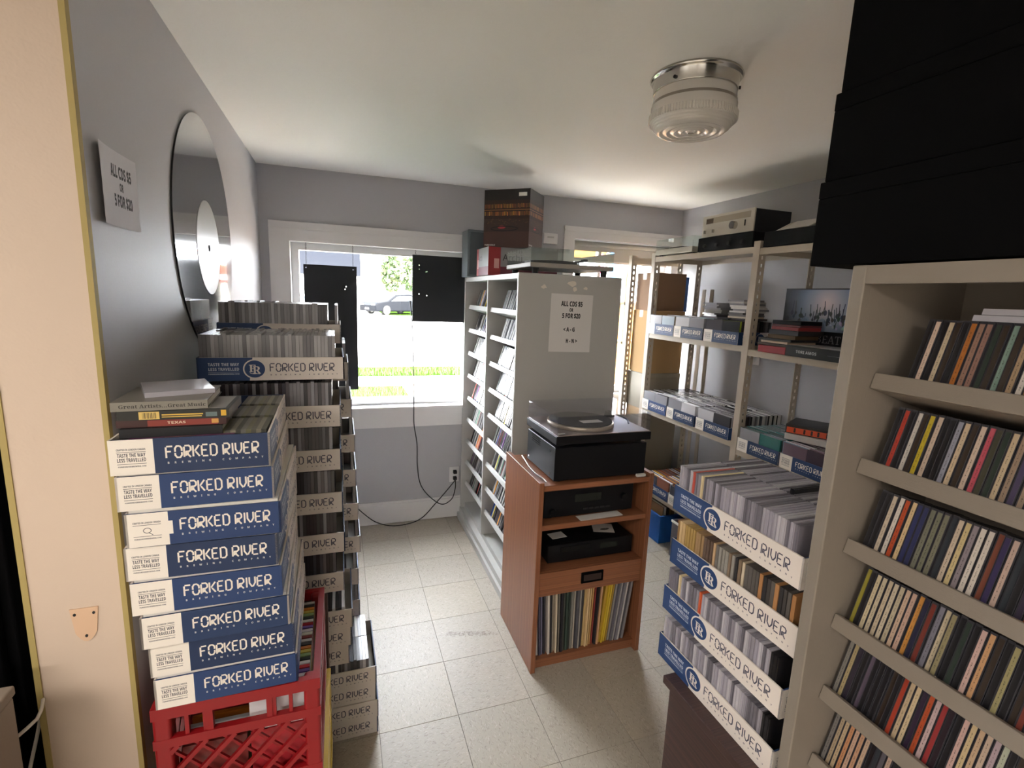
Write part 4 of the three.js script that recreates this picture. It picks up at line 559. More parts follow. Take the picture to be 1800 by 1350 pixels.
// ───────────── steel rack along the right wall ─────────────
const SX0 = 1.66, SX1 = 2.06;
const plateShape = new THREE.Shape([[0, 0], [0.045, 0], [0.045, 1.985], [0, 1.985]].map(([a, b]) => new THREE.Vector2(a, b)));
for (let i = 0; i < 48; i++) { const y = 0.05 + i * 0.04, h = new THREE.Path(); h.moveTo(0.019, y); h.lineTo(0.027, y); h.lineTo(0.027, y + 0.018); h.lineTo(0.019, y + 0.018); h.closePath(); plateShape.holes.push(h); }
const slotted = new THREE.ExtrudeGeometry(plateShape, { depth: 0.002, bevelEnabled: false });
function post(parent, x, z, sx, sz, mat) { // angle post: plain leg to the aisle, slotted leg along x
  const o = part(parent, 'post', B(0.002, 1.985, 0.042), mat, [x + sx * 0.001, 0.9935, z + sz * 0.021]);
  part(o, 'slotted_leg', slotted, mat, [sx > 0 ? -0.001 : -0.044, -0.9925, sz > 0 ? 0.019 : -0.021]);
}
{
  const rk = thing('steel_rack', 'beige slotted steel shelving rack along the right wall', 'rack', [0, 0, 0]);
  const zs = [0.13, 1.05, 1.97];
  for (const z of zs) { post(rk, SX0, z, 1, 1, M.steel); post(rk, SX1, z, -1, 1, M.steel); }
  const levels = [[1.925, 1.40, 0.86, 0.285], [1.915, 1.385, 0.83, 0.285]];
  for (let b = 0; b < 2; b++) for (const y of levels[b]) { const z0 = zs[b] + 0.043, z1 = zs[b + 1] - 0.001; part(rk, 'shelf', mergeGeometries([slab(SX0 + 0.002, SX1 - 0.002, y + 0.03, y + 0.033, z0, z1), slab(SX0 + 0.002, SX0 + 0.004, y, y + 0.03, z0, z1), slab(SX1 - 0.004, SX1 - 0.002, y, y + 0.03, z0, z1), slab(SX0 + 0.004, SX1 - 0.004, y, y + 0.03, z0, z0 + 0.002), slab(SX0 + 0.004, SX1 - 0.004, y, y + 0.03, z1 - 0.002, z1)]), M.steel); }
  const fr = thing('rack_frame', 'narrow slotted steel end frame standing by the paned window', 'rack', [0, 0, 0]); post(fr, 1.645, -0.14, 1, 1, M.steel); post(fr, 2.10, -0.14, -1, 1, M.steel); part(fr, 'top_rail', slab(1.65, 2.095, 1.93, 1.975, -0.138, -0.136), M.steel); part(fr, 'foot_rail', slab(1.65, 2.095, 0.15, 0.19, -0.138, -0.136), M.steel);
  for (const [x, a, m] of [[2.10, 0.05, M.steel], [2.13, 0.03, M.steel]]) { const o = solo('spare_post', 'spare slotted steel post leaning in the corner behind the rack', 'post', mergeGeometries([slab(-0.0165, 0.0165, 0, 1.75, -0.001, 0.001), slab(-0.0165, -0.0145, 0, 1.75, 0.001, 0.034)]), m, [x - 0.02, 0.004, 0.2 + (x - 2.1) * 2], [-0.02, 0, -a * 0.3], 'spare steel posts'); }
  // cartons in the narrow frame
  const cart = (label, x0, x1, y0, y1, z0, z1, m) => { const c = thing('cardboard_box', label, 'carton', [(x0 + x1) / 2, y0, (z0 + z1) / 2]); part(c, 'body', B(x1 - x0, y1 - y0 - 0.001, z1 - z0), m, [0, (y1 - y0) / 2, 0]); part(c, 'tape', B(x1 - x0 + 0.0008, 0.05, 0.048), std('#a58a64', 0.35), [0, (y1 - y0) - 0.0252, 0]); part(c, 'flap_seam', B(x1 - x0, 0.0012, 0.002), M.dark, [0, y1 - y0 - 0.0004, 0.03]); };
  cart('brown cardboard box on top of the paler carton by the paned window', 1.70, 1.99, 1.59, 1.86, -0.09, 0.1, M.cardboard); cart('pale tan cardboard box under the brown one by the paned window', 1.69, 2.0, 1.13, 1.59, -0.09, 0.11, std('#a8875c', 0.9));
  { const c = thing('metal_cabinet', 'grey beige metal cabinet under the cartons by the paned window', 'cabinet', [1.85, 0.002, 0.0]); part(c, 'body', RB(0.32, 1.125, 0.22, 0.004), std('#8b8272', 0.5), [0, 0.563, 0]); part(c, 'door', RB(0.29, 1.05, 0.008, 0.003), std('#877d6e', 0.5), [0, 0.57, 0.1135]); }
  solo('blue_folder', 'blue folder standing at the right of the brown cardboard box', 'folder', RB(0.035, 0.25, 0.17, 0.004), std('#2f5a9c', 0.5), [2.012, 1.715, 0.0], [0, 0, 0]);
}
{ // trays on the rack, short sides to the aisle
  const gp = 'trays on the steel rack', xf = SX0 + 0.003 + TL / 2; let seed = 700;
  const put = (label, z, y, opt) => { const p = [xf - 0.012, y, z]; tray(label, p, 0, gp); fillTray('rack', p, 0, seed++, opt ?? {}); };
  const Y2 = 1.4335, Y3 = 0.8935, Y4 = 0.3185;
  put('blue-fronted tray on middle rack shelf, beside the post near the window', 0.313, Y2, { full: 0.8, palette: ['#c9c6c8', '#a9b6c0', '#8f8d92', '#d8d5d2'] }); put('blue-fronted tray in the middle of the middle rack shelf', 0.597, Y2, { full: 0.8, palette: ['#c9c6c8', '#a8c4cc', '#8f8d92'] }); put('blue-fronted tray on middle rack shelf under the lying CD cases', 0.885, Y2, { full: 0.85 });
  put('blue-fronted tray on lower rack shelf, beside the post near the window', 0.315, Y3, { palette: ['#dcdad8', '#c9c6c8', '#3a383b', '#8f8d92'] }); put('blue-fronted tray in the middle of the lower rack shelf', 0.60, Y3, { palette: ['#dcdad8', '#c9c6c8', '#3a383b', '#8f8d92'] }); put('blue-fronted tray on lower rack shelf next to the middle post', 0.895, Y3, {});
  put('blue-fronted tray on bottom rack shelf behind the wooden cabinet', 0.42, Y4, { palette: ['#7a4a30', '#b8862c', '#55535a', '#c9c6c8', '#8a5a4a', '#dcdad8'] }); put('blue-fronted tray on bottom rack shelf towards the right-hand tray stack', 0.705, Y4, { palette: ['#7a4a30', '#dcdad8', '#55535a', '#c9c6c8'] });
  put('blue-fronted tray on lower shelf of second bay, beside the middle post', 1.245, 0.8635, { full: 0.9, palette: ['#2d6a66', '#3a383b', '#8f8d92', '#55535a'] }); put('blue-fronted tray on lower shelf of second bay, under the box sets', 1.53, 0.8635, { full: 0.95, palette: ['#6d5a66', '#8d7a86', '#b9b0b6', '#4a3f4a'] });
  // covers that face the aisle
  const cover = (label, c1, c2, y, z, x = SX0 + 0.012) => solo('front_disc', label, 'compact disc', printedBox(0.0102, CDH, 0.132, ['nx'], [0.5, 0.97]), std('#ffffff', 0.15, { map: canvas(128, 128, (q) => { q.fillStyle = c1; q.fillRect(0, 0, 128, 128); const r = rng(c1.length * 31 + Math.round(z * 997)); for (let i = 0; i < 26; i++) { q.fillStyle = c2 + ['55', '88', '33'][i % 3]; q.fillRect(r() * 110, r() * 110, 8 + r() * 34, 6 + r() * 26); } }) }), [x, y + TT + CDH / 2 + 0.001, z], [0, 0, 0]);
  cover('pale blue CD cover facing the aisle in the window-side tray', '#a9bccb', '#d9e2e8', Y2, 0.243, SX0 + 0.004); cover('tan and brown CD cover facing the aisle in the window-side tray', '#a58f7c', '#d2c3b2', Y2, 0.381, SX0 + 0.004);
  cover('light blue CD cover in the mid tray of the middle rack shelf', '#86b6c6', '#c9dfe4', Y2, 0.527, SX0 + 0.004); cover('white CD back cover in the mid tray of the middle rack shelf', '#c3c4c2', '#55585a', Y2, 0.665, SX0 + 0.004);
  cover('dark grey CD cover under the lying CD cases', '#4a4648', '#8a8486', Y2, 0.815, SX0 + 0.004); cover('lime green CD cover under the lying CD cases', '#93a53c', '#c8cf6a', Y2, 0.953, SX0 + 0.004);
  cover('black CD cover facing the aisle on the lower rack shelf', '#232124', '#6a2a22', Y3, 0.965, SX0 + 0.03); cover('teal CD cover facing the aisle in the second bay', '#2a6d68', '#5a9a90', 0.8635, 1.175, SX0 + 0.004); cover('misty blue CD cover facing the aisle in the second bay', '#6f8fa0', '#a9bcc4', 0.8635, 1.46, SX0 + 0.004); cover('purple CD cover facing the aisle in the second bay', '#4a3a48', '#7a6a78', 0.8635, 1.598, SX0 + 0.004);
  // lying stacks on the middle shelf trays
  const r = rng(66), cs = ['#b9b6b4', '#8f8d92', '#d2cfcc', '#6a686a', '#3f3d40', '#c6b9a8', '#9a9894'];
  for (const [z, n] of [[0.72, 9], [0.925, 11]]) for (let i = 0; i < n; i++) solo('lying_case', `CD case in the ${n === 9 ? 'shorter' : 'taller'} lying stack on middle rack shelf`, 'compact disc', B(0.142, 0.0100, 0.125), std(cs[Math.floor(r() * cs.length)], 0.15), [SX0 + 0.13 + (r() - 0.5) * 0.03, Y2 + TT + CDH + 0.0112 + i * 0.0103, z + (r() - 0.5) * 0.03], [0, (r() - 0.5) * 0.3, 0], `${n === 9 ? 'shorter' : 'taller'} lying stack of CD cases`);
}
{ // second bay: books and box sets
  const Y = 1.4185, lie = (name, label, cat, w, h, d, m, x, y, z, a = 0) => solo(name, label, cat, RB(d, h, w, 0.0015, 1), m, [x, y + h / 2, z], [0, a, 0]);
  lie('box_set', 'red box set lying at the bottom of the pile in second bay', 'box set', 0.17, 0.036, 0.2, std('#8c1420', 0.4), 1.75, Y, 1.255);
  lie('box_set', 'dark brown flat box on the red box set', 'box set', 0.185, 0.013, 0.19, std('#33241c', 0.4), 1.75, Y + 0.0365, 1.25, 0.03); lie('book', 'white flat book with wooden edge in the pile', 'book', 0.17, 0.012, 0.18, std('#c8b098', 0.5), 1.752, Y + 0.0500, 1.256, -0.03); lie('box_set', 'thin black case above the white book in second bay', 'box set', 0.19, 0.012, 0.19, M.dark, 1.75, Y + 0.0625, 1.262, 0.02);
  lie('box_set', 'gold brown case in the second bay pile', 'box set', 0.16, 0.02, 0.16, std('#5a4426', 0.4), 1.748, Y + 0.075, 1.285, 0.04); lie('box_set', 'wide black case in the second bay pile', 'box set', 0.17, 0.024, 0.17, M.dark, 1.75, Y + 0.0955, 1.3, 0.01); lie('box_set', 'red spined case in the second bay pile', 'box set', 0.165, 0.017, 0.14, std('#7e2224', 0.3), 1.735, Y + 0.120, 1.308, -0.04); lie('box_set', 'thin dark red case in the second bay pile', 'box set', 0.165, 0.010, 0.14, std('#51191c', 0.3), 1.735, Y + 0.1375, 1.31, 0.0); lie('box_set', 'black case on top of the second bay pile', 'box set', 0.165, 0.019, 0.14, M.blackSatin, 1.735, Y + 0.148, 1.31, 0.02);
  const front = std('#ffffff', 0.35, { map: canvas(512, 90, (x, w, h) => { x.fillStyle = '#14181a'; x.fillRect(0, 0, w, h); x.fillStyle = '#c4c4c6'; x.font = 'bold 34px sans-serif'; x.fillText('TORI AMOS', 96, 58); x.fillRect(370, 48, 110, 1); }) }), keys = std('#ffffff', 0.3, { map: canvas(512, 256, (x, w, h) => { x.fillStyle = '#d9d8dc'; x.fillRect(0, 0, w, h); x.fillStyle = '#3a393e'; for (let i = 0; i < 16; i++) x.fillRect(i * 32, 0, 2, h); x.fillStyle = '#121214'; for (let i = 0; i < 16; i++) if (![2, 6, 9, 13].includes(i)) x.fillRect(i * 32 + 22, 0, 20, h * 0.6); }) });
  { const t = thing('box_set', 'wide black box set with piano keys printed on its lid', 'box set', [1.745, Y, 1.505]); part(t, 'body', printedBox(0.21, 0.052, 0.31, ['nx'], [0.02, 0.9]), front, [0, 0.026, 0]); const lid = new THREE.PlaneGeometry(0.31, 0.206); lid.rotateX(-Math.PI / 2); lid.rotateY(-Math.PI / 2); part(t, 'lid_print', lid, keys, [0, 0.0526, 0]); }
  const crowd = std('#ffffff', 0.3, { map: canvas(640, 512, (x, w, h) => { // generic concert crowd
      const g = x.createRadialGradient(w * 0.62, h * 0.22, 20, w * 0.62, h * 0.3, w * 0.6); g.addColorStop(0, '#d8c8cc'); g.addColorStop(0.5, '#7f8ea6'); g.addColorStop(1, '#232832'); x.fillStyle = g; x.fillRect(0, 0, w, h); const r = rng(5);
      for (let i = 0; i < 46; i++) { const px = 40 + r() * (w - 60), py = h * (0.36 + r() * 0.2), s = 10 + r() * 12; x.fillStyle = `rgba(${20 + r() * 30},${24 + r() * 30},${34 + r() * 30},.85)`; x.beginPath(); x.ellipse(px, py, s * 0.8, s, 0, 0, 7); x.fill(); x.lineWidth = 7; x.strokeStyle = x.fillStyle; if (r() < 0.6) { x.beginPath(); x.moveTo(px, py + 20); x.lineTo(px + (r() - 0.5) * 40, py - 40 - r() * 60); x.stroke(); } }
      for (let i = 0; i < 30; i++) { x.fillStyle = `rgba(${150 + r() * 70},${160 + r() * 60},${180 + r() * 50},.5)`; x.beginPath(); x.ellipse(60 + r() * (w - 100), h * (0.5 + r() * 0.2), 5 + r() * 9, 8 + r() * 14, r() * 3, 0, 7); x.fill(); }
      x.fillStyle = '#191a20'; x.fillRect(0, h * 0.64, w, h * 0.36); for (const [a, b] of [[0.34, 0.55], [0.58, 0.57]]) { x.fillStyle = 'rgba(120,140,170,.75)'; x.beginPath(); x.ellipse(w * a, h * b, 44, 64, 0.2, 0, 7); x.fill(); }
      x.font = '84px serif'; x.fillStyle = '#8e8c90'; x.fillText('CKBEAT', w * 0.36, h * 0.815); x.fillStyle = '#a8482c'; x.fillRect(w * 0.93, h * 0.74, w * 0.06, h * 0.13);
    }) });
  { const t = thing('picture_box', 'upright box set with a grey blue concert crowd picture', 'box set', [1.885, Y, 1.30]); part(t, 'body', printedBox(0.03, 0.33, 0.40, ['nx'], [0.5, 0.02]), crowd, [0, 0.165, 0]); part(t, 'edge_strip', B(0.031, 0.006, 0.401), M.dark, [0, 0.328, 0]); }
  // lower shelf: red-black box set over a white blue one
  { const t = thing('box_set', 'black box set with orange red lettered edge on the lower shelf', 'box set', [1.84, 0.8635 + TT + 0.13 + 0.032, 1.42], 0.5); const m = std('#ffffff', 0.35, { map: canvas(256, 64, (x, w, h) => { x.fillStyle = '#18181b'; x.fillRect(0, 0, w, h); x.fillStyle = '#d8532c'; x.fillRect(6, 18, w - 12, 40); x.fillStyle = '#2a1512'; for (const a of [40, 86, 120, 150, 190]) x.fillRect(a, 22, 9, 32); }) }); part(t, 'body', printedBox(0.20, 0.045, 0.24, ['pz', 'nx'], [0.5, 0.95]), m, [0, 0.0225, 0]); part(t, 'red_stripe', B(0.15, 0.0008, 0.02), std('#b8302a', 0.4), [0, 0.0454, 0.09]); }
  { const t = thing('box_set', 'white and blue flat box set under the black red one', 'box set', [1.83, 0.8635 + TT + 0.13, 1.44], 0.35); part(t, 'body', RB(0.2, 0.031, 0.24, 0.002), std('#c9c6c4', 0.4), [0, 0.0155, 0]); part(t, 'blue_label', B(0.05, 0.028, 0.0012), std('#2f8cc4', 0.4), [-0.05, 0.0155, 0.1202]); }
}
{ // on top of the rack
  const Y = 1.9585;
  { const t = thing('record_player', 'silver turntable with clear lid on the rack top beside the window', 'turntable', [1.83, Y, 0.372]); part(t, 'plinth', RB(0.36, 0.035, 0.385, 0.004), std('#b1aea0', 0.4), [0, 0.026, 0]); for (const [a, b] of [[-0.14, -0.16], [0.14, -0.16], [-0.14, 0.16], [0.14, 0.16]]) part(t, 'foot', B(0.03, 0.009, 0.03), M.rubber, [a, 0.0047, b]); part(t, 'platter', new THREE.CylinderGeometry(0.147, 0.147, 0.012, 48), M.blackSatin, [0, 0.05, -0.03]); part(t, 'tonearm', tube([[0.1, 0.07, 0.17], [0, 0.07, 0.17], [-0.08, 0.068, 0.12]], 0.004, 16, 6), M.chrome); const w = 0.355, d = 0.38, h = 0.062, y0 = 0.0435, k = 0.003; part(t, 'lid', mergeGeometries([slab(-w / 2, w / 2, y0, y0 + h, d / 2 - k, d / 2), slab(-w / 2, w / 2, y0, y0 + h, -d / 2, -d / 2 + k), slab(-w / 2, -w / 2 + k, y0, y0 + h, -d / 2 + k, d / 2 - k), slab(w / 2 - k, w / 2, y0, y0 + h, -d / 2 + k, d / 2 - k), slab(-w / 2, w / 2, y0 + h, y0 + h + k, -d / 2, d / 2)]), M.acrylic); }
  { const t = thing('stereo_receiver', 'wide black receiver on the rack top under the silver tuner', 'receiver', [1.85, Y, 0.80]); part(t, 'body', RB(0.34, 0.082, 0.43, 0.003), M.blackSatin, [0.005, 0.045, 0]); part(t, 'front_plate', RB(0.01, 0.08, 0.435, 0.002), M.blackSatin, [-0.168, 0.045, 0]); for (let i = 0; i < 4; i++) { const g = new THREE.CylinderGeometry(0.011, 0.011, 0.014, 18); g.rotateZ(Math.PI / 2); part(t, 'knob', g, M.dark, [-0.179, 0.035, -0.15 + i * 0.1]); } part(t, 'cable_bunch', tube([[-0.15, 0.03, -0.221], [-0.16, 0.06, -0.222], [-0.14, 0.078, -0.221], [-0.12, 0.06, -0.222], [-0.15, 0.045, -0.221]], 0.004, 30, 6), M.rubber); }
  { const t = thing('silver_tuner', 'silver fronted radio tuner with dial knob on the black receiver', 'tuner', [1.81, Y + 0.0875, 0.805]); part(t, 'case', RB(0.25, 0.118, 0.395, 0.002), std('#17171a', 0.5), [0.005, 0.06, 0]); part(t, 'face_plate', RB(0.009, 0.122, 0.405, 0.002), M.silverPanel, [-0.124, 0.061, 0]); part(t, 'scale_window', B(0.002, 0.032, 0.345), std('#a59c8b', 0.15), [-0.129, 0.092, 0.003]); part(t, 'meter', B(0.002, 0.028, 0.06), std('#5d5348', 0.15), [-0.1295, 0.09, -0.14]); const g = new THREE.CylinderGeometry(0.021, 0.022, 0.024, 32); g.rotateZ(Math.PI / 2); part(t, 'tuning_knob', g, M.chrome, [-0.14, 0.045, 0.065]); for (const z of [-0.17, -0.1]) part(t, 'switch', B(0.012, 0.018, 0.008), M.chrome, [-0.134, 0.03, z]); part(t, 'slot', B(0.002, 0.032, 0.008), M.dark, [-0.1295, 0.05, 0.14]); }
  { const t = thing('stereo_receiver', 'black receiver on top of the second rack bay under paper sheets', 'receiver', [1.85, Y - 0.0098, 1.302]); part(t, 'body', RB(0.34, 0.075, 0.40, 0.003), M.blackSatin, [0, 0.042, 0]); part(t, 'front_plate', RB(0.01, 0.074, 0.405, 0.002), M.blackSatin, [-0.173, 0.042, 0]); for (const a of [-0.15, 0.15]) part(t, 'foot', B(0.2, 0.005, 0.03), M.rubber, [0, 0.0025, a]); }
  for (let i = 0; i < 3; i++) solo('paper_sheet', 'white paper sheet leaning in the loose pile on the black receiver', 'paper', B(0.11, 0.0016, 0.2 - i * 0.02), std(['#d9d4cc', '#c9bfae', '#dcd8d2'][i], 0.8), [1.758 - i * 0.0012, Y + 0.0968 + i * 0.0024, 1.225 + i * 0.012], [0, 0, 0.46], 'paper sheets on the receiver');
  { const t = thing('paper_box', 'flat grey white box beside the paper sheets on the receiver', 'box', [1.90, Y + 0.0702, 1.33]); part(t, 'body', B(0.18, 0.055, 0.32), std('#b5b0ac', 0.7), [0, 0.0278, 0]); part(t, 'lid', B(0.183, 0.014, 0.323), std('#bab5b0', 0.7), [0, 0.049, 0]); }
}
{ // bins under the rack and wall outlets
  const t = thing('plastic_bin', 'blue plastic bin of records under the steel rack', 'bin', [1.80, 0.002, 0.36]); part(t, 'body', mergeGeometries([slab(-0.16, 0.16, 0, 0.008, -0.16, 0.16), slab(-0.16, 0.16, 0.008, 0.2, 0.152, 0.16), slab(-0.16, 0.16, 0.008, 0.2, -0.16, -0.152), slab(-0.16, -0.152, 0.008, 0.2, -0.152, 0.152), slab(0.152, 0.16, 0.008, 0.2, -0.152, 0.152)]), M.blueBin); part(t, 'rim', mergeGeometries([slab(-0.166, 0.166, 0.188, 0.2, 0.16, 0.166), slab(-0.166, -0.16, 0.188, 0.2, -0.16, 0.16)]), M.blueBin);
  for (let i = 0; i < 12; i++) solo('bin_record', 'record sleeve standing in the blue bin under the rack', 'record', B(0.006, 0.245, 0.29), std(['#8a6a48', '#c9c0a8', '#4a4038', '#a8864a'][i % 4], 0.5), [1.67 + i * 0.022, 0.135, 0.36], [0, 0, 0.0], 'records in the blue bin');
  const g = thing('plastic_bin', 'grey plastic bin holding books under the steel rack', 'bin', [1.78, 0.002, 0.80]); part(g, 'body', mergeGeometries([slab(-0.16, 0.16, 0, 0.008, -0.13, 0.13), slab(-0.16, 0.16, 0.008, 0.25, 0.124, 0.13), slab(-0.16, 0.16, 0.008, 0.25, -0.13, -0.124), slab(-0.16, -0.154, 0.008, 0.25, -0.124, 0.124), slab(0.154, 0.16, 0.008, 0.25, -0.124, 0.124)]), M.greyBin); part(g, 'rim', slab(-0.167, -0.16, 0.238, 0.25, -0.13, 0.13), M.card);
  for (let i = 0; i < 6; i++) solo('bin_book', 'book standing in the grey bin under the rack', 'book', B(0.2, 0.245, 0.028), std(['#7a3a2a', '#2f6a9c', '#8a8a84', '#b8902c', '#5a4a3c', '#8d3b33'][i], 0.5), [1.75, 0.1335, 0.70 + i * 0.036], [0, 0, 0], 'books in the grey bin');
  const outlet = (label, pos, turn) => { const o = thing('wall_outlet', label, 'outlet', pos, turn); part(o, 'plate', RB(0.072, 0.116, 0.006, 0.002), M.trim, [0, 0, 0.0032]); for (const y of [-0.024, 0.024]) part(o, 'socket', RB(0.034, 0.03, 0.003, 0.002), M.sash, [0, y, 0.0068]); return o; };
  outlet('white outlet on the window wall beside the pale shelf unit', [0.366, 0.333, ZB], 0); outlet('white outlet on the right wall behind the rack', [XR, 1.325, 0.64], -Math.PI / 2);
  const pg = thing('power_plug', 'black power plugs in the outlet by the window', 'plug', [0.368, 0.333, ZB + 0.008]); for (const y of [-0.024, 0.024]) part(pg, 'plug', RB(0.026, 0.024, 0.03, 0.004), M.rubber, [0, y, 0.016]);
}
{ // cords on the window wall
  const z = ZB + 0.03, fx = (u, v) => [u, v];
  solo('extension_cord', 'thin black cord hanging from the window board down the wall to the plug', 'cord', tube([[0.04, 1.60, ZB - 0.01], [0.052, 1.40, ZB + 0.02], [0.058, 1.1, ZB + 0.052], [0.06, 0.88, ZB + 0.056], [0.064, 0.74, ZB + 0.04], [0.09, 0.58, z - 0.02], [0.094, 0.42, z - 0.02], [0.12, 0.27, z - 0.02], [0.2, 0.165, z], [0.28, 0.115, z], [0.345, 0.15, z], [0.37, 0.23, z], [0.368, 0.31, z + 0.012]], 0.0035, 160, 6), M.cord);
  solo('extension_cord', 'thin black cord running from the plug along the baseboard to the trays', 'cord', tube([[0.366, 0.307, z + 0.024], [0.3, 0.22, z + 0.012], [0.22, 0.13, z + 0.012], [0.12, 0.03, z + 0.014], [0.02, 0.005, z + 0.03], [-0.1, 0.005, z + 0.03], [-0.2, 0.03, z], [-0.28, 0.10, z], [-0.36, 0.19, z - 0.01], [-0.42, 0.3, z - 0.015]], 0.0035, 120, 6), M.cord);
}
// ───────────── boards hanging in the window ─────────────
{
  const link = new THREE.TorusGeometry(0.0042, 0.0011, 5, 8); link.scale(0.8, 1.35, 1);
  const hang = (label, x0, x1, y0, y1, holes) => {
    const t = thing('hanging_board', label, 'board', [(x0 + x1) / 2, y0, -0.297], 0, undefined), w = x1 - x0, h = y1 - y0, s = new THREE.Shape(); s.moveTo(-w / 2, 0); s.lineTo(w / 2, 0); s.lineTo(w / 2, h); s.lineTo(-w / 2, h); s.closePath();
    for (const [a, b] of holes) { const p = new THREE.Path(); p.absarc(-w / 2 + a * w, b * h, 0.0032, 0, Math.PI * 2); s.holes.push(p); }
    part(t, 'panel', new THREE.ExtrudeGeometry(s, { depth: 0.006, bevelEnabled: false, curveSegments: 6 }), M.boardBlack);
    for (const f of [0.055, 0.93]) { const gs = [], n = Math.max(1, Math.round((W1.y1 - y1) / 0.0098)); for (let i = 0; i < n; i++) { const g = link.clone(); g.rotateY(i % 2 ? Math.PI / 2 : 0); g.translate(-w / 2 + f * w, h + 0.003 + i * 0.0098, 0.003); gs.push(g); } part(t, 'chain', mergeGeometries(gs), M.dark); }
  };
  hang('long black board hanging on chains in the window by the trays', -0.628, -0.304, 0.985, 1.804, [[0.05, 0.975], [0.93, 0.975], [0.77, 0.82], [0.79, 0.84]]);
  hang('short black board hanging in the window beside the pale shelf unit', 0.058, 0.44, 1.455, 1.905, [[0.12, 0.85], [0.12, 0.79], [0.26, 0.76], [0.24, 0.755], [0.12, 0.42], [0.26, 0.4]]);
}
// ───────────── outside ─────────────
{
  const GY = -0.25, grassTex = (seed) => { const t = canvas(256, 256, (x, w, h) => { x.fillStyle = '#182609'; x.fillRect(0, 0, w, h); const r = rng(seed); for (let i = 0; i < 3500; i++) { x.fillStyle = ['rgba(26,44,12,.6)', 'rgba(11,22,5,.6)', 'rgba(36,46,20,.4)', 'rgba(36,30,20,.3)'][Math.floor(r() * 4)]; x.fillRect(r() * w, r() * h, 1 + r() * 2, 2 + r() * 5); } }); t.wrapS = t.wrapT = THREE.RepeatWrapping; t.repeat.set(0.8, 0.8); return t; };
  const grass = phys('#ffffff', { roughness: 1, specularIntensity: 0, map: grassTex(1) }), asphalt = std('#8f8f90', 0.9), walk = std('#b5b0a8', 0.9);
  const S = (n, g, m) => { const o = struct(n, g, m, [0, 0, 0]); return o; };
  S('road', slab(-70, 110, GY - 0.3, GY - 0.06, -42, -9.9), asphalt); S('ground_far', slab(-70, 110, GY - 0.3, GY - 0.05, -140, -42), std('#a9a6a0', 0.95));
  S('lawn_near', slab(-30, 0.78, GY - 0.3, GY, -7.1, ZB - 0.16), grass); S('driveway', slab(0.78, 30, GY - 0.3, GY - 0.01, -7.1, ZB - 0.16), walk); S('sidewalk', slab(-60, 90, GY - 0.3, GY - 0.005, -8.35, -7.1), walk); S('verge', slab(-60, 90, GY - 0.3, GY - 0.01, -9.9, -8.35), grass); S('lawn_far', slab(3.2, 40, GY - 0.06, GY - 0.02, -52, -41), grass);
  // grass blades on the near strip
  const blade = new THREE.ConeGeometry(0.006, 0.09, 3), bl = new THREE.InstancedMesh(blade, phys('#ffffff', { roughness: 1, specularIntensity: 0 }), 5200), r = rng(19), o = new THREE.Object3D();
  for (let i = 0; i < 5200; i++) { const v = i < 2600; o.position.set(v ? -1.2 + r() * 1.95 : -2 + r() * 7, GY + 0.035, v ? -7.05 + r() * 2.0 : -9.85 + r() * 1.45); o.rotation.set((r() - 0.5) * 0.8, r() * 6, (r() - 0.5) * 0.8); o.scale.setScalar(0.7 + r() * 0.8); o.updateMatrix(); bl.setMatrixAt(i, o.matrix); bl.setColorAt(i, new THREE.Color().setHSL(0.25 + r() * 0.05, 0.55, 0.04 + r() * 0.06)); }
  bl.name = 'grass_blades'; bl.userData = { label: 'green grass blades on the lawn and verge outside the window', category: 'grass', kind: 'stuff' }; tagShadow(bl); scene.add(bl);
  // parked car
  const car = (label, pos, turn, paint) => {
    const t = thing('parked_car', label, 'car', pos, turn);
    const s = new THREE.Shape(); [[-2.3, 0.32], [-2.32, 0.62], [-2.15, 0.78], [-1.2, 0.92], [-0.45, 1.36], [0.9, 1.42], [1.75, 1.02], [2.25, 0.95], [2.3, 0.5], [2.2, 0.3]].forEach(([a, b], i) => s[i ? 'lineTo' : 'moveTo'](a, b)); const g = new THREE.ExtrudeGeometry(s, { depth: 1.6, bevelEnabled: true, bevelSize: 0.08, bevelThickness: 0.1, bevelSegments: 3 }); g.translate(0, 0, -0.8); part(t, 'body', g, paint);
    const w = new THREE.Shape(); [[-1.0, 0.96], [-0.42, 1.31], [0.85, 1.36], [1.45, 1.04]].forEach(([a, b], i) => w[i ? 'lineTo' : 'moveTo'](a, b)); const wg = new THREE.ExtrudeGeometry(w, { depth: 1.83, bevelEnabled: false }); wg.translate(0, 0, -0.915); part(t, 'side_windows', wg, std('#5d6872', 0.1));
    for (const x of [-1.42, 1.38]) for (const z of [-0.82, 0.82]) { const q = new THREE.CylinderGeometry(0.33, 0.33, 0.22, 28); q.rotateX(Math.PI / 2); const wh = part(t, 'wheel', q, M.rubber, [x, 0.33, z]); const q2 = new THREE.CylinderGeometry(0.2, 0.2, 0.23, 16); q2.rotateX(Math.PI / 2); part(wh, 'rim', q2, M.alu); }
    for (const z of [-0.6, 0.6]) part(t, 'headlight', RB(0.06, 0.12, 0.36, 0.02), std('#d8d8d8', 0.1), [-2.36, 0.68, z]); part(t, 'number_plate', B(0.02, 0.12, 0.4), M.card, [-2.42, 0.42, 0]);
    return t;
  };
  car('dark parked sedan across the street seen through the window', [4.2, GY - 0.05, -43.2], 0.62, phys('#0d0f13', { roughness: 0.5, specularIntensity: 0.1 }));
  scene.children[scene.children.length - 1].scale.setScalar(1.22);
  car('pale parked car behind the long hanging board', [-3.2, GY - 0.05, -44.5], 0.2, std('#c9ccd0', 0.25));
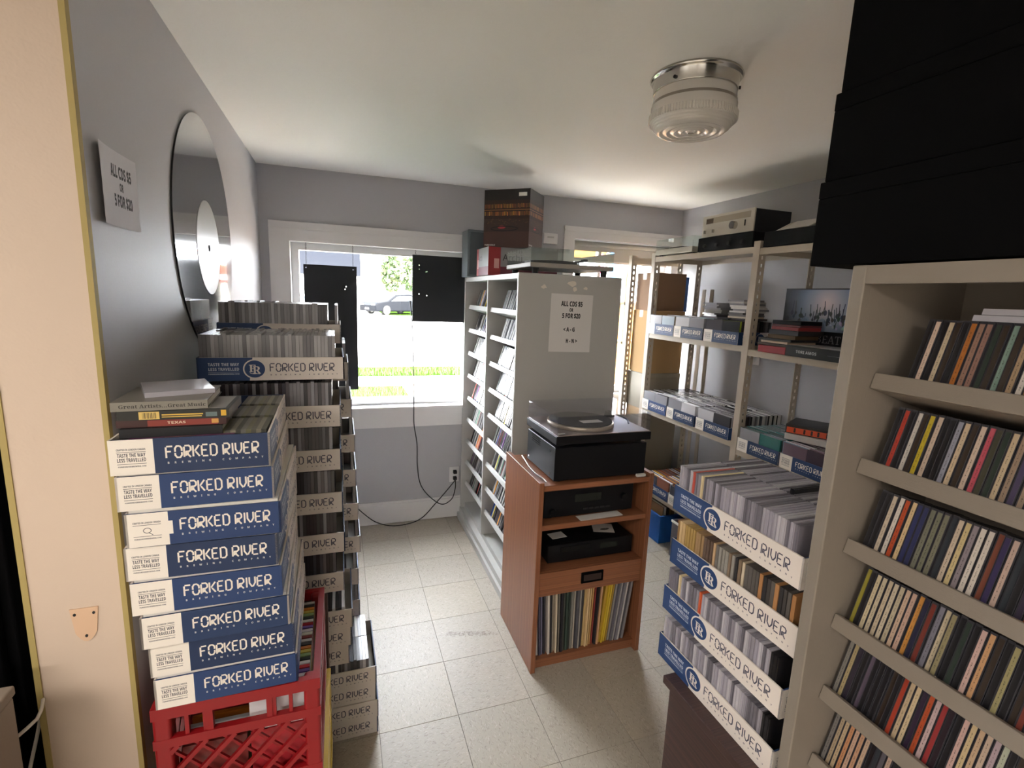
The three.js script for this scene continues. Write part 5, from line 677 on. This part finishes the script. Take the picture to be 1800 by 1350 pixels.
  // grey roofed shop and houses
  { const b = thing('shop_building', 'low shop building with grey mansard roof across the street', 'building', [-6.2, GY - 0.05, -58]); part(b, 'wall', B(15, 2.9, 8), std('#d8d6d2', 0.9), [0, 1.45, 0]); const s = new THREE.Shape(); [[-4.6, 2.9], [4.6, 2.9], [3.6, 6.6], [-3.6, 6.6]].forEach(([a, c], i) => s[i ? 'lineTo' : 'moveTo'](a, c)); const g = new THREE.ExtrudeGeometry(s, { depth: 16, bevelEnabled: false }); g.rotateY(Math.PI / 2); g.translate(-8, 0, 0); part(b, 'mansard_roof', g, phys('#1b1d22', { roughness: 1, specularIntensity: 0 })); part(b, 'fascia_sign', B(7.4, 1.1, 0.2), std('#e6e4e0', 0.6), [5.2, 2.9, 4.75]); for (let i = 0; i < 3; i++) { const w = part(b, 'window', B(1.3, 1.2, 0.1), M.trim, [1.6 + i * 2.2, 1.4, 4.02]); part(w, 'pane', B(1.1, 1.0, 0.06), std('#4d565e', 0.1), [0, 0, 0.03]); } part(b, 'blue_door', B(1.6, 2.2, 0.1), std('#4a86b8', 0.5), [-5.6, 1.1, 4.02]); }
  { const b = thing('house', 'pale house with a reddish hipped roof across the street', 'building', [16.5, GY - 0.05, -74]); part(b, 'wall', B(11, 3.4, 8), std('#e2ddd4', 0.9), [0, 1.7, 0]); const g = new THREE.ConeGeometry(8.2, 2.6, 4); g.rotateY(Math.PI / 4); g.scale(1, 1, 0.75); part(b, 'roof', g, phys('#41241c', { roughness: 1, specularIntensity: 0 }), [0, 4.7, 0]); part(b, 'porch_roof', B(5, 0.4, 2.4), phys('#4a1c16', { roughness: 1, specularIntensity: 0 }), [-3, 2.5, 5]); for (const x of [-3.2, 1.8]) { const w = part(b, 'window', B(1.4, 1.3, 0.1), M.trim, [x, 1.8, 4.02]); part(w, 'pane', B(1.2, 1.1, 0.06), std('#5d666e', 0.1), [0, 0, 0.03]); } }
  // trees
  const tree = (label, x, z, h, w, seed) => { const t = thing('street_tree', label, 'tree', [x, GY - 0.05, z]); const tr = new THREE.CylinderGeometry(0.16, 0.26, h * 0.6, 10); part(t, 'trunk', tr, std('#6a5a4a', 0.9), [0, h * 0.3, 0]); const rr = rng(seed), leaf = new THREE.PlaneGeometry(0.5, 0.34), im = new THREE.InstancedMesh(leaf, phys('#ffffff', { roughness: 1, specularIntensity: 0, side: THREE.DoubleSide }), 900), q = new THREE.Object3D(); for (let i = 0; i < 900; i++) { const a = rr() * 6.28, y = rr(), rad = w * Math.sqrt(rr()) * Math.sin(Math.PI * (0.15 + 0.8 * y)); q.position.set(Math.cos(a) * rad, h * 0.28 + y * h * 0.72, Math.sin(a) * rad); q.rotation.set(rr() * 3, rr() * 6, rr() * 3); q.updateMatrix(); im.setMatrixAt(i, q.matrix); im.setColorAt(i, new THREE.Color().setHSL(0.2 + rr() * 0.1, 0.35, 0.05 + rr() * 0.09)); } im.name = 'foliage'; im.userData = { kind: 'stuff' }; tagShadow(im); t.add(im); };
  tree('slim tree beside the grey roofed shop', 6.2, -66, 7.6, 1.5, 3); tree('round leafy tree between the shop and the house', 9.6, -70, 8.0, 2.3, 4); tree('leafy tree behind the pale house', 15, -90, 11, 3.2, 5);
  // outside the paned window: sunlit ochre wall and a banner
  { const b = thing('ochre_wall', 'sunlit ochre garden wall outside the paned window', 'wall', [3.35, GY, -2.9]); part(b, 'wall', RB(4.4, 1.88, 0.15, 0.01), std('#6e4a17', 0.9), [0, 0.94, 0]); part(b, 'coping', RB(4.5, 0.07, 0.24, 0.01), std('#d9cfba', 0.9), [0, 1.912, 0]); }
  { const b = thing('street_banner', 'blue white and red banner outside the paned window', 'banner', [2.78, GY, -2.2]); part(b, 'pole', new THREE.CylinderGeometry(0.02, 0.02, 2.6, 10), M.alu, [-0.16, 1.3, 0]); part(b, 'cloth', RB(0.12, 0.62, 0.012, 0.004), std('#3f8fd0', 0.8), [-0.07, 2.05, 0]); part(b, 'red_cloth', RB(0.1, 0.62, 0.012, 0.004), std('#c8607a', 0.8), [-0.25, 2.15, 0]); }
}
// ───────────── gathered CDs ─────────────
const heapInfo = { left: ['tray_compact_discs', 'packed rows of CD cases standing in the white-fronted trays'], unit: ['shelf_compact_discs', 'rows of CD cases leaning back on the pale double shelf unit'], rack: ['rack_compact_discs', 'rows of CD cases standing in the trays on the steel rack'] };
const heapMat = std('#ffffff', 0.22);
for (const [key, h] of Object.entries(heaps)) {
  const im = new THREE.InstancedMesh(unitCd, heapMat, h.m.length); h.m.forEach((m, i) => { im.setMatrixAt(i, m); im.setColorAt(i, h.c[i]); });
  im.name = heapInfo[key][0]; im.userData = { label: heapInfo[key][1], category: 'compact discs', kind: 'stuff' }; tagShadow(im); scene.add(im);
}
renderer.render(scene, camera);
